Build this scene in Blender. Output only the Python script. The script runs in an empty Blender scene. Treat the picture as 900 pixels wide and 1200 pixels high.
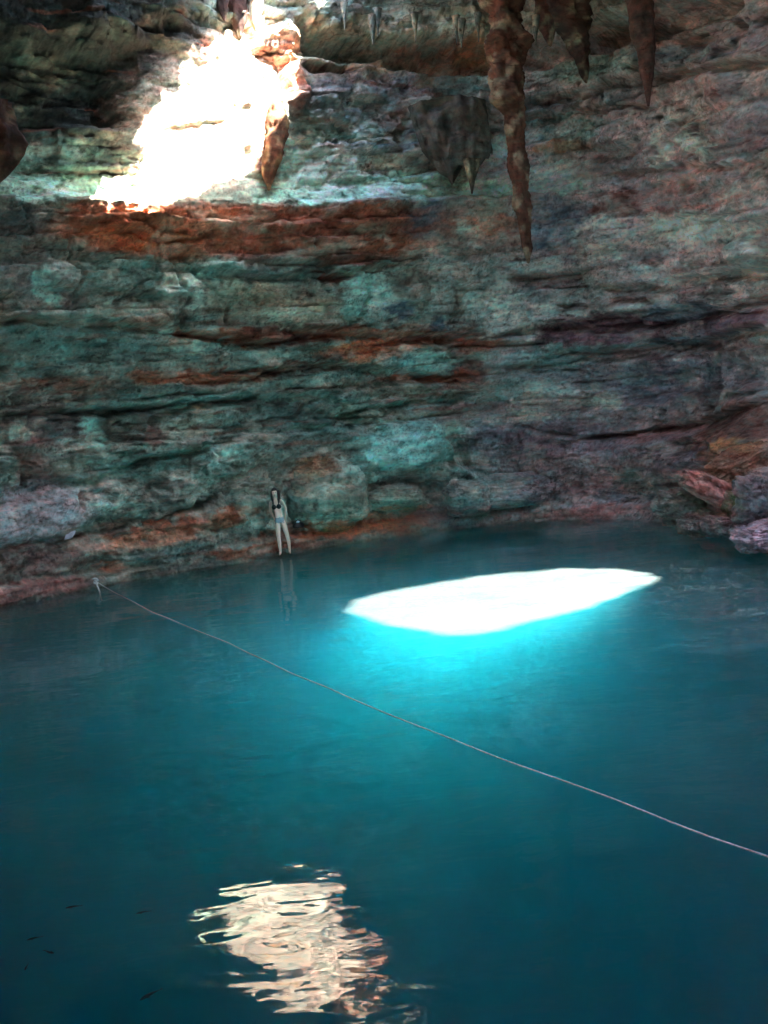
import bpy, bmesh, math, random
import numpy as np
from mathutils import Vector, Matrix

random.seed(7)
scn = bpy.context.scene
COL = scn.collection
R = math.radians

# ------------------------------------------------------------------ camera
F = 1167.0; TH = R(8.0); RO = R(5.0); H = 4.4
r0 = np.array([1, 0, 0.]); fw = np.array([0, math.cos(TH), -math.sin(TH)]); u0 = np.array([0, math.sin(TH), math.cos(TH)])
RT = math.cos(RO) * r0 - math.sin(RO) * u0
UP = math.sin(RO) * r0 + math.cos(RO) * u0
CP = np.array([0, 0, H])

def proj(P):
    d = P - CP
    w = d @ fw
    w = np.where(w > .5, w, .5)
    return 450 + F * (d @ RT) / w, 600 - F * (d @ UP) / w

def ray(px, py):
    d = fw + (px - 450) / F * RT - (py - 600) / F * UP
    return d

def at_y(px, py, y):
    d = ray(px, py); return CP + d * (y / d[1])

def at_z(px, py, z):
    d = ray(px, py); return CP + d * ((z - H) / d[2])

cam = bpy.data.cameras.new('camera'); co = bpy.data.objects.new('camera', cam); COL.objects.link(co)
cam.sensor_fit = 'VERTICAL'; cam.sensor_height = 36; cam.sensor_width = 27; cam.lens = F / 1200 * 36
cam.clip_start = .05; cam.clip_end = 2000
M = Matrix(((RT[0], UP[0], -fw[0]), (RT[1], UP[1], -fw[1]), (RT[2], UP[2], -fw[2]))).to_4x4()
M.translation = Vector(CP); co.matrix_world = M
scn.camera = co

# sun: direction the light travels
SD = np.array([-.47, .42, -.777]); SD /= np.linalg.norm(SD)

# ------------------------------------------------------------------ noise
rng = np.random.RandomState(3)
PERM = rng.permutation(4096)
ANG = rng.rand(4096) * 2 * np.pi
GX, GY = np.cos(ANG), np.sin(ANG)
RND = rng.rand(4096)

def hsh(i, j):
    return PERM[(PERM[i.astype(np.int64) & 4095] + j.astype(np.int64)) & 4095]

def n2(x, y):
    x = np.asarray(x, float); y = np.asarray(y, float); x, y = np.broadcast_arrays(x, y)
    xi = np.floor(x); yi = np.floor(y); xf = x - xi; yf = y - yi
    u = xf * xf * xf * (xf * (xf * 6 - 15) + 10); v = yf * yf * yf * (yf * (yf * 6 - 15) + 10)
    def g(i, j):
        h = hsh(xi + i, yi + j)
        return GX[h] * (xf - i) + GY[h] * (yf - j)
    a = g(0, 0) * (1 - u) + g(1, 0) * u; b = g(0, 1) * (1 - u) + g(1, 1) * u
    return (a * (1 - v) + b * v) * 1.5

def fbm(x, y, o=4, gain=.5, ridge=False):
    s = 0; a = 1.; t = 0
    for k in range(o):
        n = n2(x * 2 ** k + 17.3 * k, y * 2 ** k + 9.1 * k)
        if ridge: n = 1 - 2 * np.abs(n)
        s = s + a * n; t += a; a *= gain
    return s / t

def rnd(i, j):
    return RND[hsh(np.floor(i), np.floor(j))]

def sst(a, b, x):
    t = np.clip((x - a) / (b - a), 0, 1); return t * t * (3 - 2 * t)

# ------------------------------------------------------------------ helpers
def tag(o, label=None, cat=None, group=None, kind=None):
    if label: o['label'] = label
    if cat: o['category'] = cat
    if group: o['group'] = group
    if kind: o['kind'] = kind
    return o

def mesh_np(name, V, Fc, mat, parent=None, smooth=True, col=None, loc=None):
    me = bpy.data.meshes.new(name)
    me.from_pydata([tuple(v) for v in V] if len(V) < 20000 else V.tolist(), [], Fc.tolist() if isinstance(Fc, np.ndarray) else Fc)
    if smooth: me.polygons.foreach_set('use_smooth', [True] * len(me.polygons))
    if col is not None:
        at = me.color_attributes.new('rock_color', 'FLOAT_COLOR', 'POINT')
        c4 = np.ones((len(V), 4)); c4[:, :3] = col
        at.data.foreach_set('color', c4.ravel())
    me.update()
    o = bpy.data.objects.new(name, me); COL.objects.link(o)
    if mat: me.materials.append(mat)
    if parent: o.parent = parent
    if loc is not None: o.location = loc
    return o

def empty(name, loc):
    o = bpy.data.objects.new(name, None); COL.objects.link(o); o.location = loc; o.empty_display_size = .2
    return o

def gridfaces(nu, nv):
    i = np.arange(nu - 1)[:, None]; j = np.arange(nv - 1)[None, :]
    a = (i * nv + j).ravel()
    return np.stack([a, a + nv, a + nv + 1, a + 1], 1)

# ------------------------------------------------------------------ materials
def newmat(name):
    m = bpy.data.materials.new(name); m.use_nodes = True
    nt = m.node_tree; nt.nodes.clear()
    out = nt.nodes.new('ShaderNodeOutputMaterial')
    return m, nt, out

def N(nt, t, **k):
    n = nt.nodes.new(t)
    for a, b in k.items():
        if a == 'inp':
            for x, y in b.items(): n.inputs[x].default_value = y
        else: setattr(n, a, b)
    return n

def rock_mat(name, bump=1.0, use_attr=True, base=(.3, .27, .24)):
    m, nt, out = newmat(name); L = nt.links.new
    p = N(nt, 'ShaderNodeBsdfPrincipled', inp={'Roughness': .85, 'Specular IOR Level': .25})
    tc = N(nt, 'ShaderNodeTexCoord')
    if use_attr:
        c = N(nt, 'ShaderNodeAttribute', attribute_name='rock_color'); csock = c.outputs['Color']
    else:
        c = N(nt, 'ShaderNodeRGB'); c.outputs[0].default_value = (*base, 1); csock = c.outputs[0]
    # stretched layer noise
    mp = N(nt, 'ShaderNodeMapping', inp={'Scale': (.9, .9, 2.0)})
    L(tc.outputs['Object'], mp.inputs['Vector'])
    n1 = N(nt, 'ShaderNodeTexNoise', inp={'Scale': 1.6, 'Detail': 9, 'Roughness': .68, 'Distortion': .6}); L(mp.outputs[0], n1.inputs['Vector'])
    n2_ = N(nt, 'ShaderNodeTexNoise', inp={'Scale': 9, 'Detail': 7, 'Roughness': .72}); L(tc.outputs['Object'], n2_.inputs['Vector'])
    vo = N(nt, 'ShaderNodeTexVoronoi', feature='F1', inp={'Scale': 7.0, 'Randomness': 1}); 
    wv = N(nt, 'ShaderNodeVectorMath', operation='ADD'); L(tc.outputs['Object'], wv.inputs[0])
    sc_ = N(nt, 'ShaderNodeVectorMath', operation='SCALE', inp={'Scale': .35}); L(n2_.outputs['Color'], sc_.inputs[0]); L(sc_.outputs[0], wv.inputs[1])
    L(wv.outputs[0], vo.inputs['Vector'])
    mr = N(nt, 'ShaderNodeMapRange', inp={'From Min': .3, 'From Max': .7, 'To Min': .5, 'To Max': 1.5}); L(n1.outputs[0], mr.inputs[0])
    mr2 = N(nt, 'ShaderNodeMapRange', inp={'From Min': .3, 'From Max': .7, 'To Min': .72, 'To Max': 1.28}); L(n2_.outputs[0], mr2.inputs[0])
    mu = N(nt, 'ShaderNodeMath', operation='MULTIPLY'); L(mr.outputs[0], mu.inputs[0]); L(mr2.outputs[0], mu.inputs[1])
    vm = N(nt, 'ShaderNodeVectorMath', operation='SCALE'); L(csock, vm.inputs[0]); L(mu.outputs[0], vm.inputs['Scale'])
    # hue wander: warm / cool mottling
    n3 = N(nt, 'ShaderNodeTexNoise', inp={'Scale': 3.1, 'Detail': 6, 'Roughness': .7}); L(mp.outputs[0], n3.inputs['Vector'])
    cr = N(nt, 'ShaderNodeValToRGB'); L(n3.outputs[0], cr.inputs[0])
    e = cr.color_ramp.elements; e[0].position = .36; e[0].color = (.78, 1.08, 1.06, 1); e[1].position = .64; e[1].color = (1.28, .93, .86, 1)
    mm = N(nt, 'ShaderNodeVectorMath', operation='MULTIPLY'); L(vm.outputs[0], mm.inputs[0]); L(cr.outputs[0], mm.inputs[1])
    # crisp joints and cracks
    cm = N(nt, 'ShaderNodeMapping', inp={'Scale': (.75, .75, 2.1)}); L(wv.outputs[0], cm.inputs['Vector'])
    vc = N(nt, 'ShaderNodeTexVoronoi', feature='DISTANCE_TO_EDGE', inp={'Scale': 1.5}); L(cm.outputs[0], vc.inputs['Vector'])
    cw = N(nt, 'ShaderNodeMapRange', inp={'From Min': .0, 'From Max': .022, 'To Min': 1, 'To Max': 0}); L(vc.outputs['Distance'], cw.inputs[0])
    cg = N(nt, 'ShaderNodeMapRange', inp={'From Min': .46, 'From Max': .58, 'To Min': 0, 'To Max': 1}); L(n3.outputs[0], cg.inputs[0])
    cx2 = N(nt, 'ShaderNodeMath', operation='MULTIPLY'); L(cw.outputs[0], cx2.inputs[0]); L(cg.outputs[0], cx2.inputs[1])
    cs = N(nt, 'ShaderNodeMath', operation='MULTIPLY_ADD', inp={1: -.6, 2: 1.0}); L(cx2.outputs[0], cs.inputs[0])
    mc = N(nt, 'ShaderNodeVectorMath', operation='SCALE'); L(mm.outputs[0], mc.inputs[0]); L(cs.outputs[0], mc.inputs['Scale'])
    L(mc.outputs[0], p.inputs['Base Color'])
    # bump
    nf = N(nt, 'ShaderNodeTexNoise', inp={'Scale': 22, 'Detail': 6, 'Roughness': .7}); L(tc.outputs['Object'], nf.inputs['Vector'])
    b1 = N(nt, 'ShaderNodeBump', inp={'Strength': .7 * bump, 'Distance': .08}); L(n2_.outputs[0], b1.inputs['Height'])
    b2 = N(nt, 'ShaderNodeBump', inp={'Strength': .4 * bump, 'Distance': .03}); L(vo.outputs['Distance'], b2.inputs['Height']); L(b1.outputs[0], b2.inputs['Normal'])
    b3 = N(nt, 'ShaderNodeBump', inp={'Strength': .7 * bump, 'Distance': .03}); L(nf.outputs[0], b3.inputs['Height']); L(b2.outputs[0], b3.inputs['Normal'])
    b4 = N(nt, 'ShaderNodeBump', inp={'Strength': .9, 'Distance': .06}); L(cs.outputs[0], b4.inputs['Height']); L(b3.outputs[0], b4.inputs['Normal'])
    L(b4.outputs[0], p.inputs['Normal'])
    L(p.outputs[0], out.inputs[0])
    return m

def simple_mat(name, col, rough=.7, var=.25, scale=20, spec=.4, bump=.2, bscale=60, bdist=.003):
    m, nt, out = newmat(name); L = nt.links.new
    p = N(nt, 'ShaderNodeBsdfPrincipled', inp={'Roughness': rough, 'Specular IOR Level': spec})
    tc = N(nt, 'ShaderNodeTexCoord')
    n = N(nt, 'ShaderNodeTexNoise', inp={'Scale': scale, 'Detail': 5}); L(tc.outputs['Object'], n.inputs['Vector'])
    mr = N(nt, 'ShaderNodeMapRange', inp={'From Min': .3, 'From Max': .7, 'To Min': 1 - var, 'To Max': 1 + var}); L(n.outputs[0], mr.inputs[0])
    c = N(nt, 'ShaderNodeRGB'); c.outputs[0].default_value = (*col, 1)
    vm = N(nt, 'ShaderNodeVectorMath', operation='SCALE'); L(c.outputs[0], vm.inputs[0]); L(mr.outputs[0], vm.inputs['Scale'])
    L(vm.outputs[0], p.inputs['Base Color'])
    nb = N(nt, 'ShaderNodeTexNoise', inp={'Scale': bscale, 'Detail': 3}); L(tc.outputs['Object'], nb.inputs['Vector'])
    b = N(nt, 'ShaderNodeBump', inp={'Strength': bump, 'Distance': bdist}); L(nb.outputs[0], b.inputs['Height']); L(b.outputs[0], p.inputs['Normal'])
    L(p.outputs[0], out.inputs[0])
    return m

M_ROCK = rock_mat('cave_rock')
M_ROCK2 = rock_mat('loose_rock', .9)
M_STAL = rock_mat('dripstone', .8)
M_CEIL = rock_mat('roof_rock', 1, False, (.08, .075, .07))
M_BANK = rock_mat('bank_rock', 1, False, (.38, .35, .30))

# ------------------------------------------------------------------ rock colours (stains, algae and iron bands, with some shade and light painted in)
def lin(c):
    c = np.array(c, float) / 255
    return np.where(c < .04045, c / 12.92, ((c + .055) / 1.055) ** 2.4)
TB = (128, 184, 174); TM = (92, 132, 124); TD = (66, 92, 90); GG = (118, 124, 106); CR = (172, 166, 146)
RU = (150, 82, 50); DR = (98, 56, 42); PU = (100, 72, 82); PG = (112, 106, 114); PK = (146, 128, 128)
GY_ = (112, 118, 116); DB = (62, 42, 38); SL = (78, 96, 112); PA = (166, 180, 168); OR = (190, 104, 56); LI = (166, 138, 160)
WH = (205, 196, 182); DG = (58, 72, 72); RP = (150, 98, 92); PI = (176, 112, 110); OC = (160, 112, 60)

# cx, cy, rx, ry, angle, colour, strength   (angle: + rises to the right)
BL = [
 # top left rock, overhang shade painted into its dark colour
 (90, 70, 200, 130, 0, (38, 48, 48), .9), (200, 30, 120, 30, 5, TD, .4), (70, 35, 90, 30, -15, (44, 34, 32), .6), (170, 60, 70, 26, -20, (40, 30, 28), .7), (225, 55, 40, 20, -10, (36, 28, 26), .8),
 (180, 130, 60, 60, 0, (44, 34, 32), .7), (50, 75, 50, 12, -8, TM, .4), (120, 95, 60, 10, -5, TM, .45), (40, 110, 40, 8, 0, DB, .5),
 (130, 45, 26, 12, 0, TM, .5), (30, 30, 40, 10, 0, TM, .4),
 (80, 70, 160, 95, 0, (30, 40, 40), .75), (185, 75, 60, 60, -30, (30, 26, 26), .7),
 # shelf: teal stone, its lit upward face painted brighter
 (60, 190, 60, 34, 10, TM, .8), (45, 222, 75, 14, 3, TB, .85), (40, 175, 34, 14, -30, TM, .7),
 (400, 222, 260, 14, 1, TB, .95), (90, 224, 60, 9, 1, TB, .7), (390, 190, 80, 36, 0, (176, 196, 184), .85), (470, 195, 34, 30, 0, CR, .5), (350, 200, 30, 24, 0, TB, .6),
 (578, 190, 34, 40, 0, (176, 200, 188), .85), (640, 215, 40, 14, 0, TB, .7),
 (400, 218, 280, 18, 1, (146, 200, 178), .9), (60, 216, 80, 18, 2, (140, 196, 176), .9), (600, 216, 40, 8, 0, (150, 208, 198), .6), (380, 200, 60, 16, 0, (176, 196, 186), .6),
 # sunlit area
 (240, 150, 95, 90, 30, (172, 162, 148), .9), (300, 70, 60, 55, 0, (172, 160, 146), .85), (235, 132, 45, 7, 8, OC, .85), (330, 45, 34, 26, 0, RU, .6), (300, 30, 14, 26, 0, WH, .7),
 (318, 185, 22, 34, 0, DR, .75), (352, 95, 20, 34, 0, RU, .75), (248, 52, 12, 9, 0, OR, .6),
 # centre top
 (450, 60, 90, 12, 0, GG, .6), (520, 55, 70, 9, -5, RU, .45), (440, 75, 34, 16, 0, OC, .5), (400, 72, 40, 8, 0, DB, .85), (390, 90, 40, 14, 0, DR, .5),
 (470, 92, 60, 16, 0, PG, .7), (400, 115, 70, 22, 0, SL, .4), (560, 85, 40, 14, 0, TM, .7), (510, 105, 20, 8, 0, DR, .6), (430, 150, 60, 12, 0, TM, .7),
 (470, 135, 16, 26, 0, DR, .6), (525, 160, 44, 48, 0, (82, 80, 76), .85), (440, 168, 60, 6, -3, SL, .6),
 (520, 18, 180, 26, 0, (136, 140, 120), .85), (380, 12, 60, 14, 0, (100, 108, 100), .7), (700, 10, 60, 16, 0, GG, .6), (560, 50, 30, 9, 0, OC, .6),
 # upper right
 (700, 75, 90, 16, 4, TM, .7), (830, 60, 80, 12, 6, SL, .6), (730, 52, 60, 7, 3, RU, .5), (690, 110, 80, 12, 4, GY_, .8), (640, 130, 40, 9, 4, TM, .8),
 (790, 105, 45, 10, 8, DR, .4), (860, 25, 45, 34, 0, PG, .7), (850, 105, 30, 30, 0, PK, .5), (850, 108, 12, 20, 30, RP, .6),
 (660, 150, 60, 10, 0, TM, .7), (670, 175, 50, 20, 0, GG, .6), (650, 170, 50, 7, 4, OC, .55), (640, 205, 40, 18, 0, PA, .6),
 (760, 175, 80, 34, 0, PK, .55), (825, 170, 26, 10, -15, PA, .95), (780, 175, 10, 22, 0, PA, .5), (720, 190, 50, 16, 0, (124, 112, 112), .6), (880, 150, 40, 40, 0, PG, .6),
 # right middle pale blocks
 (790, 260, 110, 60, 5, PK, .8), (715, 275, 30, 22, 0, PA, .85), (800, 275, 90, 22, 3, PA, .75), (875, 300, 24, 30, 0, PA, .9), (820, 240, 80, 4, 6, RP, .8),
 (760, 225, 70, 5, 4, RP, .6), (720, 240, 28, 12, 0, DR, .8), (800, 300, 90, 24, 2, PK, .7), (860, 350, 60, 20, 3, PK, .6), (830, 205, 70, 4, 10, RP, .5),
 (660, 268, 45, 34, -25, SL, .8), (670, 300, 26, 8, 0, PU, .8), (630, 310, 40, 8, 5, PA, .5), (650, 345, 60, 20, 0, GY_, .8), (640, 372, 60, 10, 4, PA, .5),  # slate diagonal is a stalactite's shadow painted in
 (700, 390, 110, 20, 4, PU, .9), (860, 378, 60, 14, 10, PU, .9), (790, 365, 50, 12, 6, SL, .7), (680, 410, 100, 6, 6, TM, .6), (800, 398, 60, 6, 7, SL, .6),
 (860, 410, 60, 14, 5, PU, .5), (640, 425, 50, 10, 2, TB, .4), (670, 440, 80, 16, 2, PG, .6), (800, 450, 110, 34, 5, (98, 94, 104), .85),
 (690, 472, 40, 9, 8, CR, .8), (600, 458, 30, 14, 0, TM, .6), (630, 478, 18, 16, 0, CR, .6), (608, 480, 8, 12, 0, CR, .7), (640, 455, 26, 10, 0, PA, .5),
 (790, 268, 90, 20, 3, (186, 184, 172), .6), (700, 285, 40, 22, 0, (180, 182, 170), .6), (800, 318, 80, 14, 3, (176, 168, 162), .6), (870, 250, 40, 14, 5, (176, 166, 164), .6), (740, 215, 50, 10, 4, (160, 150, 148), .6), (870, 350, 40, 16, 0, (176, 170, 166), .5),
 # orange band under the shelf
 (320, 272, 260, 32, -1, RU, .95), (160, 272, 80, 26, -4, OR, .9), (190, 300, 70, 10, -3, OR, .7), (230, 262, 50, 14, 0, (172, 128, 96), .5), (90, 262, 34, 20, 0, RU, .5), (400, 262, 90, 24, 0, DR, .55),
 (500, 258, 30, 22, 0, SL, .8), (30, 262, 44, 20, 0, (86, 92, 96), .8), (520, 268, 60, 6, 0, RU, .5), (450, 250, 60, 5, 0, RU, .5), (430, 270, 20, 10, 0, GG, .6), (570, 262, 60, 8, 0, RU, .6), (545, 268, 14, 8, 0, PA, .6),
 # left block band
 (170, 325, 120, 26, 0, TM, .8), (60, 345, 40, 34, 0, GY_, .7), (30, 320, 44, 26, 0, (92, 98, 98), .7), (55, 340, 12, 30, 25, TB, .8), (110, 335, 60, 20, -20, PA, .45), (220, 345, 40, 24, 0, PA, .6),
 (160, 375, 50, 10, 0, RU, .45), (245, 335, 34, 30, 0, TB, .5), (290, 345, 50, 28, 0, (150, 154, 132), .8), (350, 370, 55, 22, 0, (160, 164, 142), .85), (430, 350, 34, 34, 0, TB, .85), (450, 365, 24, 20, 0, PA, .7),
 (330, 322, 90, 10, 0, TD, .7), (390, 325, 16, 6, 0, DR, .9), (420, 305, 50, 8, 4, DR, .7), (340, 300, 80, 9, 0, TD, .5), (290, 297, 70, 6, 2, DR, .4),
 (530, 320, 50, 50, 0, PA, .5), (490, 330, 14, 40, 0, (96, 86, 66), .6), (560, 330, 60, 34, 0, GY_, .4), (468, 366, 11, 12, 0, SL, .9), (515, 380, 12, 6, 0, SL, .8), (580, 355, 34, 30, 0, PA, .6),
 (535, 355, 8, 26, 0, (104, 84, 66), .7), (595, 395, 40, 14, 0, PA, .7),
 (240, 394, 90, 7, -2, RU, .85), (320, 394, 70, 6, 0, DR, .8), (370, 390, 40, 10, 0, DR, .8), (430, 388, 60, 4, 3, RU, .7), (130, 370, 60, 6, 0, TM, .6), (40, 372, 50, 8, 0, TM, .6),
 # band
 (100, 400, 110, 20, -1, TM, .85), (190, 392, 18, 10, 0, PA, .8), (240, 408, 50, 8, 3, TB, .8), (60, 425, 70, 12, 0, TB, .35), (340, 415, 80, 14, 2, TM, .8), (330, 432, 100, 6, 2, DR, .75),
 (230, 443, 90, 8, 1, RU, .85), (60, 452, 80, 8, 0, RU, .6), (60, 462, 80, 10, 0, (104, 92, 84), .5), (380, 440, 60, 10, 4, TM, .7),
 (450, 405, 80, 12, 8, OR, .85), (520, 398, 44, 14, 0, DR, .7), (570, 402, 34, 8, 0, RU, .8), (500, 425, 44, 12, 0, TB, .6), (550, 435, 24, 24, 0, DR, .6), (500, 444, 60, 6, 0, RU, .85), (430, 455, 40, 10, 0, GG, .6),
 (500, 462, 50, 8, 3, GG, .7), (480, 470, 60, 4, 3, RU, .7), (400, 475, 60, 16, 0, TM, .7), (345, 470, 16, 8, 0, CR, .6), (250, 470, 120, 8, 2, TM, .8),
 # lower left
 (60, 500, 70, 26, 0, (106, 96, 96), .8), (22, 503, 16, 12, 0, CR, .8), (110, 508, 18, 18, 20, TB, .9), (85, 520, 30, 10, 10, PA, .6), (45, 520, 34, 6, 0, RP, .5), (45, 550, 40, 18, -20, (128, 92, 82), .7),
 (90, 550, 30, 12, 0, GG, .6), (160, 545, 60, 16, 8, TM, .7), (200, 500, 12, 12, 0, PA, .85), (215, 500, 14, 10, 0, GG, .7), (180, 510, 14, 12, 0, RP, .5), (265, 505, 26, 20, 0, GG, .6), (235, 480, 18, 6, 0, CR, .6),
 (330, 500, 90, 30, 0, (84, 102, 98), .8), (380, 500, 40, 12, 0, TM, .6), (250, 535, 18, 14, 0, TB, .6), (120, 565, 60, 10, 8, TM, .8), (30, 600, 80, 36, 12, (140, 134, 140), .9), (122, 578, 26, 20, 0, PA, .75), (190, 590, 60, 16, 10, (104, 108, 102), .7),
 (215, 575, 26, 20, 0, (112, 124, 116), .8), (350, 560, 90, 34, 0, (112, 106, 92), .7), (330, 605, 70, 26, 0, TM, .6), (370, 550, 30, 12, 0, OC, .55), (390, 605, 30, 20, 0, GG, .7),
 # bright teal block
 (475, 520, 62, 30, 6, TB, 1.), (430, 545, 30, 20, 0, TB, .6), (475, 552, 60, 10, 5, TD, .7), (520, 540, 12, 30, 20, TM, .7), (452, 485, 50, 8, 5, GG, .6), (497, 473, 55, 8, 4, TM, .6),
 (460, 582, 34, 14, 0, (122, 130, 112), .8), (548, 582, 30, 24, 0, (104, 112, 106), .8), (585, 556, 60, 10, 2, TM, .7), (590, 520, 44, 26, 0, (84, 90, 96), .7), (570, 500, 16, 10, 0, PG, .6),
 (40, 600, 80, 26, 12, (168, 160, 164), .7), (120, 580, 34, 20, 0, (168, 176, 164), .6), (200, 575, 40, 26, 0, (130, 134, 126), .6), (380, 590, 50, 34, 0, (134, 134, 118), .5),
 # shore
 (50, 650, 90, 22, 12, (112, 88, 84), .8), (30, 690, 80, 12, 8, RP, .85), (200, 620, 110, 9, 12, RU, .8), (170, 630, 50, 8, 12, (186, 132, 100), .6), (260, 605, 60, 9, 8, RU, .7), (190, 650, 60, 10, 10, (92, 104, 102), .8),
 (300, 645, 70, 6, 5, RU, .8), (420, 618, 130, 10, 6, RU, .9), (400, 622, 70, 5, 6, OR, .7), (470, 600, 50, 6, 5, OR, .5), (520, 605, 50, 12, 4, (110, 98, 98), .6), (330, 620, 20, 12, 0, (120, 84, 84), .6), (590, 600, 60, 8, 3, RP, .6), (130, 665, 14, 8, 0, OR, .6),
 # lower right slope
 (700, 540, 110, 50, 5, (120, 98, 96), .8), (740, 510, 100, 8, 12, RP, .6), (800, 505, 40, 7, 8, RP, .8), (620, 520, 40, 10, -15, PU, .7), (660, 500, 60, 12, -8, PU, .6), (700, 520, 50, 12, 0, PG, .7),
 (720, 560, 60, 14, 12, RP, .5), (770, 560, 40, 24, 0, (128, 118, 108), .6), (740, 585, 40, 9, 5, SL, .4), (690, 600, 80, 8, 4, RP, .7), (620, 570, 40, 24, 0, (96, 88, 94), .7), (800, 530, 60, 20, 0, PU, .6),
 (828, 525, 16, 12, 0, SL, .6), (820, 480, 60, 20, 10, (96, 80, 74), .6), (870, 500, 60, 26, 20, DR, .8), (865, 540, 40, 22, 20, (150, 96, 66), .8), (880, 520, 30, 8, 10, OC, .6), (890, 580, 34, 30, 0, PG, .8), (835, 572, 40, 14, -35, PI, 1.), (815, 590, 20, 9, -35, (110, 128, 92), .6),
 (865, 590, 10, 16, 0, (96, 104, 60), .6), (850, 605, 40, 12, 0, (120, 84, 84), .6), (890, 625, 34, 16, 0, LI, .9),
]

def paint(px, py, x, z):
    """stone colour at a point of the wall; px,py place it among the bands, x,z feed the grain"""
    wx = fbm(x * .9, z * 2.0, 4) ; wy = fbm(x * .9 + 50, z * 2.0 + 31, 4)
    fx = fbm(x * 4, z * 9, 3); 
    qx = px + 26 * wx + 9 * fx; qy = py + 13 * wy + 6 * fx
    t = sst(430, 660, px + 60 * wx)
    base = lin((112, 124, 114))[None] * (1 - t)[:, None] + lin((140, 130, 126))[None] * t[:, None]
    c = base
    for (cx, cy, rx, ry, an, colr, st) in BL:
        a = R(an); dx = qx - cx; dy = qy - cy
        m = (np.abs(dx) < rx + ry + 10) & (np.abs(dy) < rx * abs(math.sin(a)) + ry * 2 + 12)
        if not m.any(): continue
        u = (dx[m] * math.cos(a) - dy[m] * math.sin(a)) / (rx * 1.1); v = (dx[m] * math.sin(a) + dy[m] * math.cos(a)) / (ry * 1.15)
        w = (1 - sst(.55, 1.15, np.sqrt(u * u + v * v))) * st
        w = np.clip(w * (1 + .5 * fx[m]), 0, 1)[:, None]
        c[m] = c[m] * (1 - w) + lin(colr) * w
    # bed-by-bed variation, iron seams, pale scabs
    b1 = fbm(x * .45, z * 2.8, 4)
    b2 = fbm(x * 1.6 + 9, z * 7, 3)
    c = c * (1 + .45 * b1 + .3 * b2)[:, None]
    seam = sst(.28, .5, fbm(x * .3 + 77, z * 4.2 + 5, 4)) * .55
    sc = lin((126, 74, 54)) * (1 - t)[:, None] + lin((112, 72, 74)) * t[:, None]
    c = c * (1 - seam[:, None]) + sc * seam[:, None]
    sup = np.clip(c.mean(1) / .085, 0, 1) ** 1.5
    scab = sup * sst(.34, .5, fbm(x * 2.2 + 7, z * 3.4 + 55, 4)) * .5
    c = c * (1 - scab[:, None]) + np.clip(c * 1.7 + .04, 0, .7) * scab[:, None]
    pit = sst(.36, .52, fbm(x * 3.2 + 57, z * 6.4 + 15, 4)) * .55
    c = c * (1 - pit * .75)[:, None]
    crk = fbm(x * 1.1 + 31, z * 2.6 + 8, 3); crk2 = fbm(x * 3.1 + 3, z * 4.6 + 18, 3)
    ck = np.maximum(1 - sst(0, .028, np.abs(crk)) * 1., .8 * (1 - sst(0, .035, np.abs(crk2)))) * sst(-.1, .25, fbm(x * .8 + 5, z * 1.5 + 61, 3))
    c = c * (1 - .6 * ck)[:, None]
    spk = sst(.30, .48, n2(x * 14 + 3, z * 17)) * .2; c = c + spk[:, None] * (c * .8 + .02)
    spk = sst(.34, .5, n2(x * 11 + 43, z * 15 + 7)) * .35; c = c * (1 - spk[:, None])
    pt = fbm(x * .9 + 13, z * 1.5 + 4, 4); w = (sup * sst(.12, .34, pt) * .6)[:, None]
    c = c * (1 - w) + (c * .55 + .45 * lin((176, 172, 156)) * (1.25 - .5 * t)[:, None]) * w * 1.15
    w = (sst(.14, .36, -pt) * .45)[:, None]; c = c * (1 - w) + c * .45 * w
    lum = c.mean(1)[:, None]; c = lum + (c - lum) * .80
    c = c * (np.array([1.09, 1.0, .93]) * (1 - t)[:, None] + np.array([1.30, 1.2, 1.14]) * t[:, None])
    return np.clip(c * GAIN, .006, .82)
GAIN = 1.6

# ------------------------------------------------------------------ cave wall
ring = np.array([(0, -22), (-9, -20), (-15.2, -10), (-15.3, 1), (-14.6, 8), (-12.9, 15), (-11.2, 19.7), (-9.3, 22.6), (-6.4, 24.8), (-3.1, 26.4), (.6, 27.9), (3.8, 28.4),
                 (6.6, 27.6), (8.8, 25.6), (10.2, 22.6), (13.2, 18.6), (17.2, 13), (17.8, 5), (15.2, -6), (9, -20), (0, -22)], float)
def catmull(P, n=60):
    out = []
    Q = np.vstack([2 * P[0] - P[1], P, 2 * P[-1] - P[-2]])
    for i in range(len(P) - 1):
        p0, p1, p2, p3 = Q[i:i + 4]
        for t in np.linspace(0, 1, n, endpoint=False):
            out.append(.5 * ((2 * p1) + (-p0 + p2) * t + (2 * p0 - 5 * p1 + 4 * p2 - p3) * t * t + (-p0 + 3 * p1 - 3 * p2 + p3) * t ** 3))
    out.append(P[-1]); return np.array(out)
RC = catmull(ring)
seg = np.linalg.norm(np.diff(RC, axis=0), axis=1); S = np.r_[0, np.cumsum(seg)]
iA = np.argmin(np.hypot(RC[:, 0] + 11.6, RC[:, 1] - 18.7)); iB = np.argmin(np.hypot(RC[:, 0] - 11.6, RC[:, 1] - 19.6))
sA, sB = S[iA], S[iB]
us = np.r_[np.arange(0, sA, .25), np.arange(sA, sB, .032), np.arange(sB, S[-1], .25)]
zs = np.r_[np.arange(-6.5, -1, .25), np.arange(-1, 14.9, .031)]
rx_ = np.interp(us, S, RC[:, 0]); ry_ = np.interp(us, S, RC[:, 1])
tx = np.gradient(rx_, us); ty = np.gradient(ry_, us); tl = np.hypot(tx, ty); nx = ty / tl; ny = -tx / tl   # inward normal (ring runs left->front->right)
U, Z = np.meshgrid(us, zs, indexing='ij'); Uf = U.ravel(); Zf = Z.ravel()
nv_ = len(zs)
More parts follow.
